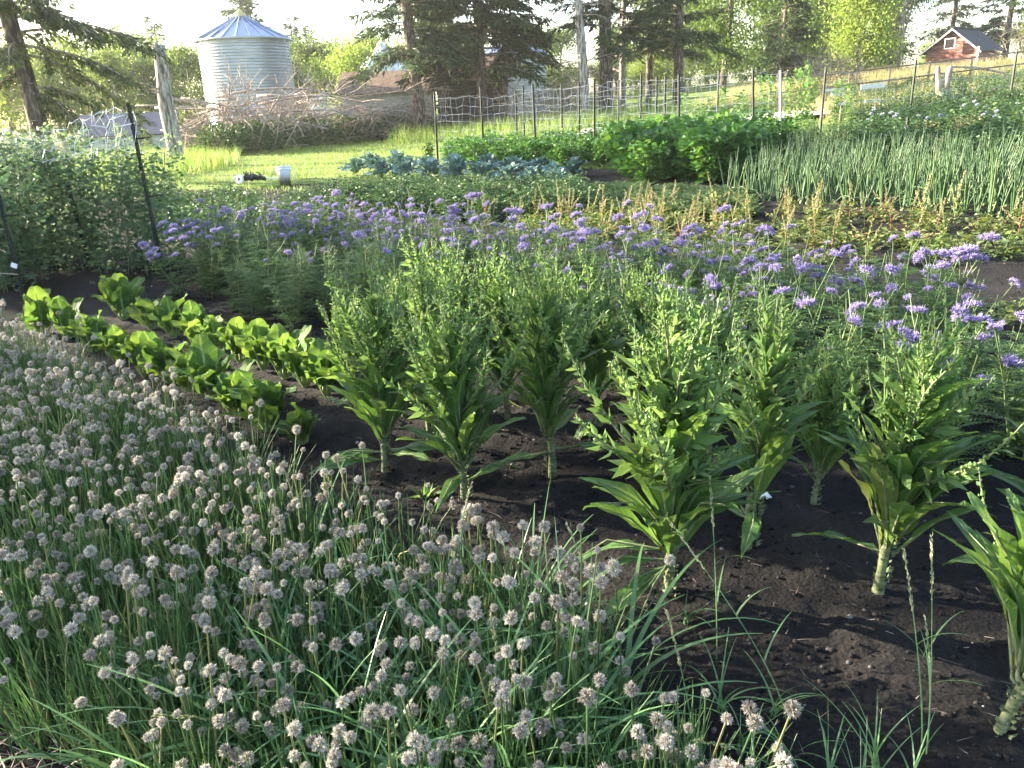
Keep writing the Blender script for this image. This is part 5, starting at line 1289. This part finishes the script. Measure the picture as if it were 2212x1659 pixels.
for px, Y, s in ((1660, 20.5, .9), (1590, 20.5, .75), (1720, 22, .95), (1530, 22, .7), (1750, 22, .8), (1640, 22.5, .9), (1510, 20, .65), (1800, 22, .75), (1830, 21, .7), (1735, 20, 1.05), (1700, 21, .85), (1560, 22.5, .8), (1600, 22, .7), (1480, 23, .75)):
    plant('climbing_vine', 'bright pale green vine climbing a pole at the right end of the trellis', 'vine', VN[px % 2], col_at(px, Y), (1, 1, s), 'climbing vines at the right trellis end')

# onions
ON = []
for i in range(5):
    NP.seed(870 + i); n = 9; b = MB()
    for k in range(n):
        a = NP.uniform(0, 6.28); pts = limb_pts((.012 * math.cos(a), .012 * math.sin(a), -.01), (math.cos(a) * NP.uniform(.05, .30), math.sin(a) * NP.uniform(.05, .30), 1), NP.uniform(.42, .68), 6, NP.uniform(0, .25), .035)
        if NP.rand() < .10: pts = limb_pts(pts[0], (math.cos(a) * .5, math.sin(a) * .5, 1), .55, 6, 1.9, .03)
        b.tube(pts, [.008, .0085, .006, .0015], 5, caps=False)
    ON.append(b.mesh('onion_leaves', M['onion_leaf'], True))
def onion(q, lb, gr, s=1.0):
    t = thing('onion_plant', lb, 'onion', (q[0], q[1], gz(*q)), U(0, 6.28), gr, U(.9, 1.15) * s); part('leaf_tuft', ON[rnd.randrange(5)], t)
    b_ = part('bulb', BULB, t)
bb = MB(); bb.lathe([(.001, -.03), (.022, -.015), (.026, .0), (.016, .025), (.009, .05)], 10); BULB = bb.mesh('onion_bulb', M['chard_stem'], True)
rows = [((1570, 428), (2330, 478)), ((1640, 412), (2330, 452)), ((1650, 398), (2330, 430)), ((1680, 388), (2330, 412)), ((1700, 378), (2330, 398))]
for r_, (a_, b_) in enumerate(rows):
    p, q_ = at(*a_), at(*b_); L = math.dist(p, q_); n = int(L / .125)
    for k in range(n):
        u = (k + U(-.3, .3)) / n; xy = (p[0] + (q_[0] - p[0]) * u, p[1] + (q_[1] - p[1]) * u + U(-.06, .06))
        onion(xy, ('onion plant with upright blue green leaves in the nearest onion row' if r_ == 0 else 'onion plant with upright leaves in the rows behind the front onion row'), 'onions in the nearest row' if r_ == 0 else 'onions in the back rows', 1.05 if r_ < 2 else 1.12)
# beets gone to seed
BT = []
for i in range(4):
    NP.seed(880 + i); st = MB(); lf = MB(); sp = MB()
    pts = limb_pts((0, 0, -.02), (NP.normal() * .06, NP.normal() * .06, 1), NP.uniform(.42, .62), 8, 0, .04); st.tube(pts, [.007, .005, .002], 5, caps=False)
    n = 120; u = NP.uniform(.45, 1, n); P = np.stack([np.interp(u, np.linspace(0, 1, 9), pts[:, c]) for c in range(3)], 1); az = NP.uniform(0, 6.28, n)
    D = np.stack([np.cos(az), np.sin(az), NP.uniform(.1, .9, n)], 1); sp.leaves(P, D, rdirs(n), NP.uniform(.012, .032, n) * (1.35 - .7 * u), .013, .2); SPK = [sp.mesh('beet_spike', M['beet_spike'])]
    for k in range(3):
        q_ = limb_pts(pts[NP.randint(2, 5)], (NP.normal(), NP.normal(), 1.2), NP.uniform(.15, .3), 4, 0, .06); st.tube(q_, [.004, .002], 4, caps=False); m = 40; u = NP.uniform(.2, 1, m); P = np.stack([np.interp(u, np.linspace(0, 1, 5), q_[:, c]) for c in range(3)], 1)
        sp = MB(); sp.leaves(P, rdirs(m) + [0, 0, .5], rdirs(m), NP.uniform(.012, .026, m), .012, .2); SPK.append(sp.mesh('beet_spike', M['beet_spike']))
    n = 46; az = NP.uniform(0, 6.28, n); u = NP.uniform(0, .5, n); P = np.stack([np.interp(u, np.linspace(0, 1, 9), pts[:, c]) for c in range(3)], 1) + NP.normal(size=(n, 3)) * [.05, .05, .02]
    lf.leaves(P, np.stack([np.cos(az), np.sin(az), NP.uniform(-.1, .9, n)], 1), rdirs(n) * .6 + [0, 0, 1], NP.uniform(.05, .11, n), NP.uniform(.025, .05, n))
    BT.append((st.mesh('beet_stems', M['beet_stem'], True), lf.mesh('beet_leaves', M['beet_leaf']), SPK))
LOWB = [bush_mesh(890 + i, 'beet_leaf', .20, .30, 150, .055, .55, 6) for i in range(3)]
BPOLY = [at(*p) for p in [(1090, 478), (1300, 455), (1560, 452), (1800, 462), (2330, 490), (2330, 560), (1950, 572), (1700, 566), (1400, 556), (1220, 530), (1090, 505)]]
for q in scatter(BPOLY, .40, .48):
    px, py = proj((*q, gz(*q))); tall = U(0, 1) < .62
    lb, gr = ('bolting beet with red stem and tan seed spike left of the tan weedy patch', 'bolting beets at the left') if px < 1500 else ('bolting beet with tan seed spikes in the sunlit row before the onions', 'bolting beets before the onions')
    if tall:
        i = rnd.randrange(4); t = thing('beet_plant', lb, 'beet', (q[0], q[1], gz(*q)), U(0, 6.28), gr, U(.7, 1.12)); part('stems', BT[i][0], t); part('leaves', BT[i][1], t); [part('seed_spike', q_, t) for q_ in BT[i][2]]
    else: plant('beet_plant', 'low beet plant with yellowing leaves between the bolting beets', 'beet', LOWB[rnd.randrange(3)], q, U(.8, 1.3), 'low beets between the bolting ones')
for px, py, top in ((1118, 500, 405), (1210, 505, 392), (1272, 500, 385), (1300, 512, 402), (1232, 498, 410), (1420, 520, 430), (1050, 492, 405)):
    x, y = at(px, py); hh = hgt(x, y, top); i = rnd.randrange(4); t = thing('beet_plant', 'tall bolting beet with sunlit cream spike before the dark row', 'beet', (x, y, gz(x, y)), U(0, 6.28), 'tall cream spiked beets', (1, 1, hh / .55)); part('stems', BT[i][0], t); part('leaves', BT[i][1], t); [part('seed_spike', q_, t) for q_ in BT[i][2]]

# peas on the left trellis
PE = []
for i in range(4):
    NP.seed(900 + i); st = MB(); lf = MB()
    for k in range(9):
        pts = limb_pts((NP.normal() * .14, NP.normal() * .12, 0), (NP.normal() * .08, NP.normal() * .08, 1), NP.uniform(1.0, 1.42), 8, 0, .07); st.tube(pts, [.004, .002], 4, caps=False)
        m = 95; u = NP.uniform(.03, 1, m); P = np.stack([np.interp(u, np.linspace(0, 1, 9), pts[:, c]) for c in range(3)], 1); az = NP.uniform(0, 6.28, m); D = np.stack([np.cos(az), np.sin(az), NP.uniform(-.4, .6, m)], 1)
        P = P + D * NP.uniform(.01, .11, m)[:, None]; ll = NP.uniform(.035, .075, m); lf.leaves(P, D, rdirs(m) + [0, 0, .5], ll, ll * .62, .15)
        for q_ in range(6):
            p = pts[NP.randint(2, 9)]; d = rdirs(1)[0]; st.tube(limb_pts(p, d, .14, 4, -.3, .4), .0018, 3, caps=False)
    PE.append((st.mesh('pea_stems', M['pea_leaf'], True), lf.mesh('pea_leaves', M['pea_leaf'])))
for r_, (A_, D_, n, lb, gr) in enumerate(((PA, (-4.6, 2.1), 17, 'tall tangled pea plant climbing the far trellis netting', 'pea plants on the far trellis'), ((PC[0] - .12, PC[1] + .12), (-3.4, 1.5), 12, 'pea plant on the near trellis at the picture edge', 'pea plants on the near trellis'))):
    for i in range(n):
        u = (i + U(-.2, .2)) / n * 1.15 + .02
        for w_ in (0, .35):
            plant('pea_plant', lb, 'pea plant', PE[rnd.randrange(4)], (A_[0] + D_[0] * u - .22, A_[1] + D_[1] * u + w_ + .16 + U(-.08, .08)), (1, 1, U(.86, 1.2)) if r_ == 0 else (1, 1, U(.75, .95)), gr)

# weeds and potatoes in flower on the slope at the right
WD = [bush_mesh(910 + i, 'weed_leaf', .75, .30, 420, .075, .42, 9, .8) for i in range(4)]
bed([(1800, 262), (1850, 228), (2000, 204), (2330, 186), (2330, 232), (2000, 262), (1830, 292)], .75, lambda q: plant('weed_plant', 'tall leafy green weed on the slope below the stump', 'weed', WD[rnd.randrange(4)], q, U(.75, 1.15), 'tall weeds on the slope'))
bed([(1690, 318), (1800, 300), (1830, 330), (1700, 345)], .7, lambda q: plant('weed_plant', 'grey green weed at the end of the trellis behind the onions', 'weed', WD[rnd.randrange(4)], q, U(.6, .9), 'weeds behind the onions'))
FL = MB(); n = 30; FL.leaves(rdirs(n) * [.016, .016, .01], rdirs(n) + [0, 0, .6], rdirs(n), .030, .018, .2); FLM = FL.mesh('potato_flower', M['pale_flower'])
def flowering(q):
    t = plant('potato_plant', 'potato plant with pale lilac flowers on the slope behind the onions', 'potato', POT[rnd.randrange(4)], q, U(1.1, 1.5), 'flowering potatoes behind the onions')
    if U(0, 1) < .2:
        for k in range(rnd.randint(1, 3)): part('flower_cluster', FLM, t, (U(-.2, .2), U(-.2, .2), U(.40, .50)))
bed([(1820, 330), (1840, 292), (2000, 262), (2330, 232), (2330, 380), (2050, 372), (1850, 362)], .68, flowering)
YW = [bush_mesh(930 + i, 'weed_dry', .55, .25, 200, .05, .4, 7) for i in range(2)]
for px, py in ((1705, 205), (1840, 330), (1870, 245), (1905, 250), (2000, 330), (2080, 325), (2020, 352), (130, 330), (190, 322), (150, 310)):
    plant('weed_plant', 'yellowing dry weed standing among the green weeds', 'weed', YW[px % 2], at(px, py), U(.9, 1.3), 'dry yellowing weeds')
for px, py, s in ((255, 300, 1.7), (300, 310, 1.9), (262, 330, 1.4), (320, 330, 1.1), (180, 350, 1.2)):
    x, y = at(px, py); plant('weed_plant', 'tall pale green weed spike beside the trellis post', 'weed', VN[px % 2], (x, y), (1, 1, s * .55), 'tall weed spikes by the post')
# small things on the soil
x, y = at(2190, 690)
t = plant('seedling', 'small light green seedling alone on the dark soil at the right edge', 'seedling', LOWB[0], (x, y), .9)
x, y = at(920, 1085); t = thing('seedling', 'small rosette seedling on the soil beside the chive heads', 'seedling', (x, y, gz(x, y)))
for i in range(9): part('leaf', CS[i % 5], t, (0, 0, 0), (R(U(15, 65)), 0, i * 2.4), U(.5, .75), mode='YXZ')

# ------------------------------------------------------------------ soil clods, pebbles, straw
def crumbs(name, n, poly, r, mat, label, flat=.7, power=2.2):
    ico = np.array([(0, 0, 1), (.9, 0, .45), (.28, .85, .45), (-.72, .53, .45), (-.72, -.53, .45), (.28, -.85, .45), (.72, .53, -.45), (-.28, .85, -.45), (-.9, 0, -.45), (-.28, -.85, -.45), (.72, -.53, -.45), (0, 0, -1)])
    F = np.array([(0, 1, 2), (0, 2, 3), (0, 3, 4), (0, 4, 5), (0, 5, 1), (1, 6, 2), (2, 7, 3), (3, 8, 4), (4, 9, 5), (5, 10, 1), (6, 7, 2), (7, 8, 3), (8, 9, 4), (9, 10, 5), (10, 6, 1), (11, 7, 6), (11, 8, 7), (11, 9, 8), (11, 10, 9), (11, 6, 10)])
    Y = poly[2] + (poly[3] - poly[2]) * NP.rand(n) ** 1.6; X = NP.uniform(poly[0], poly[1], n) * np.minimum(1, .25 + Y / 6)
    X = np.where(X < -1.2 - .3 * Y, X + 3, X)
    rr = r[0] + (r[1] - r[0]) * NP.rand(n) ** power * 1.0
    V = ico[None] * rr[:, None, None] * NP.uniform(.6, 1.25, (n, 12, 1)); V[:, :, 2] *= flat
    V += np.stack([X, Y, soil_z(X, Y) + rr * .15], 1)[:, None, :]
    b = MB(); b.add(V.reshape(-1, 3), (np.arange(n)[:, None, None] * 12 + F[None]).reshape(-1, 3)); return tag(b.build(name, M[mat], None, True), label, 'soil', kind='stuff')
crumbs('soil_clods', 22000, (-6, 8, .9, 9), (.0022, .012), 'clod', 'dark crumbs and clods of moist garden soil', .8, 3.0)
crumbs('pebbles', 700, (-4, 7, 1.0, 9), (.003, .012), 'pebble', 'small pale pebbles scattered over the dark soil', .6, 3.0)
n = 1500; Y = 1.0 + 9 * NP.rand(n) ** 1.8; X = NP.uniform(-4, 7, n) * np.minimum(1, .25 + Y / 6); b = MB()
b.strips(np.stack([X, Y, soil_z(X, Y) + .004], 1), NP.uniform(0, 6.28, n), NP.uniform(-.05, .25, n), NP.uniform(.015, .07, n), NP.uniform(.0015, .003, n), NP.uniform(-.3, .6, n), 3)
tag(b.build('straw_bits', M['straw']), 'thin bits of straw and dry stem lying on the soil', 'straw', kind='stuff')
n = 700; X = NP.uniform(-1.9, -.75, n); Y = NP.uniform(.75, 1.75, n); b = MB()
b.strips(np.stack([X, Y, soil_z(X, Y) + .01], 1), NP.uniform(0, 6.28, n), NP.uniform(-.05, .8, n), NP.uniform(.05, .18, n), NP.uniform(.002, .006, n), NP.uniform(-.3, 1.2, n), 4)
tag(b.build('dry_litter', M['straw']), 'dry stems and litter at the near corner of the chive bed', 'litter', kind='stuff')
x, y = at(1665, 1090); b = MB(); V, q, _ = leaf_grid(.05, .045, blade, droop=.3, fold=.4, wave=.15, seed=3); b.add(V, (), q)
o = b.build('white_petal', M['petal_white'], None, True, loc=(x, y, float(soil_z(np.float64(x), np.float64(y))) + .008), rot=(.15, 0, 1.2)); tag(o, 'white petal like scrap lying on the dark soil behind the chicory', 'petal')
x, y = at(365, 637); o = part('fallen_flower', PH[0], None, (x, y, gz(x, y) + .015), (.2, 0, 0), .9); tag(o, 'purple flower head fallen on the soil path by the chard', 'flower')
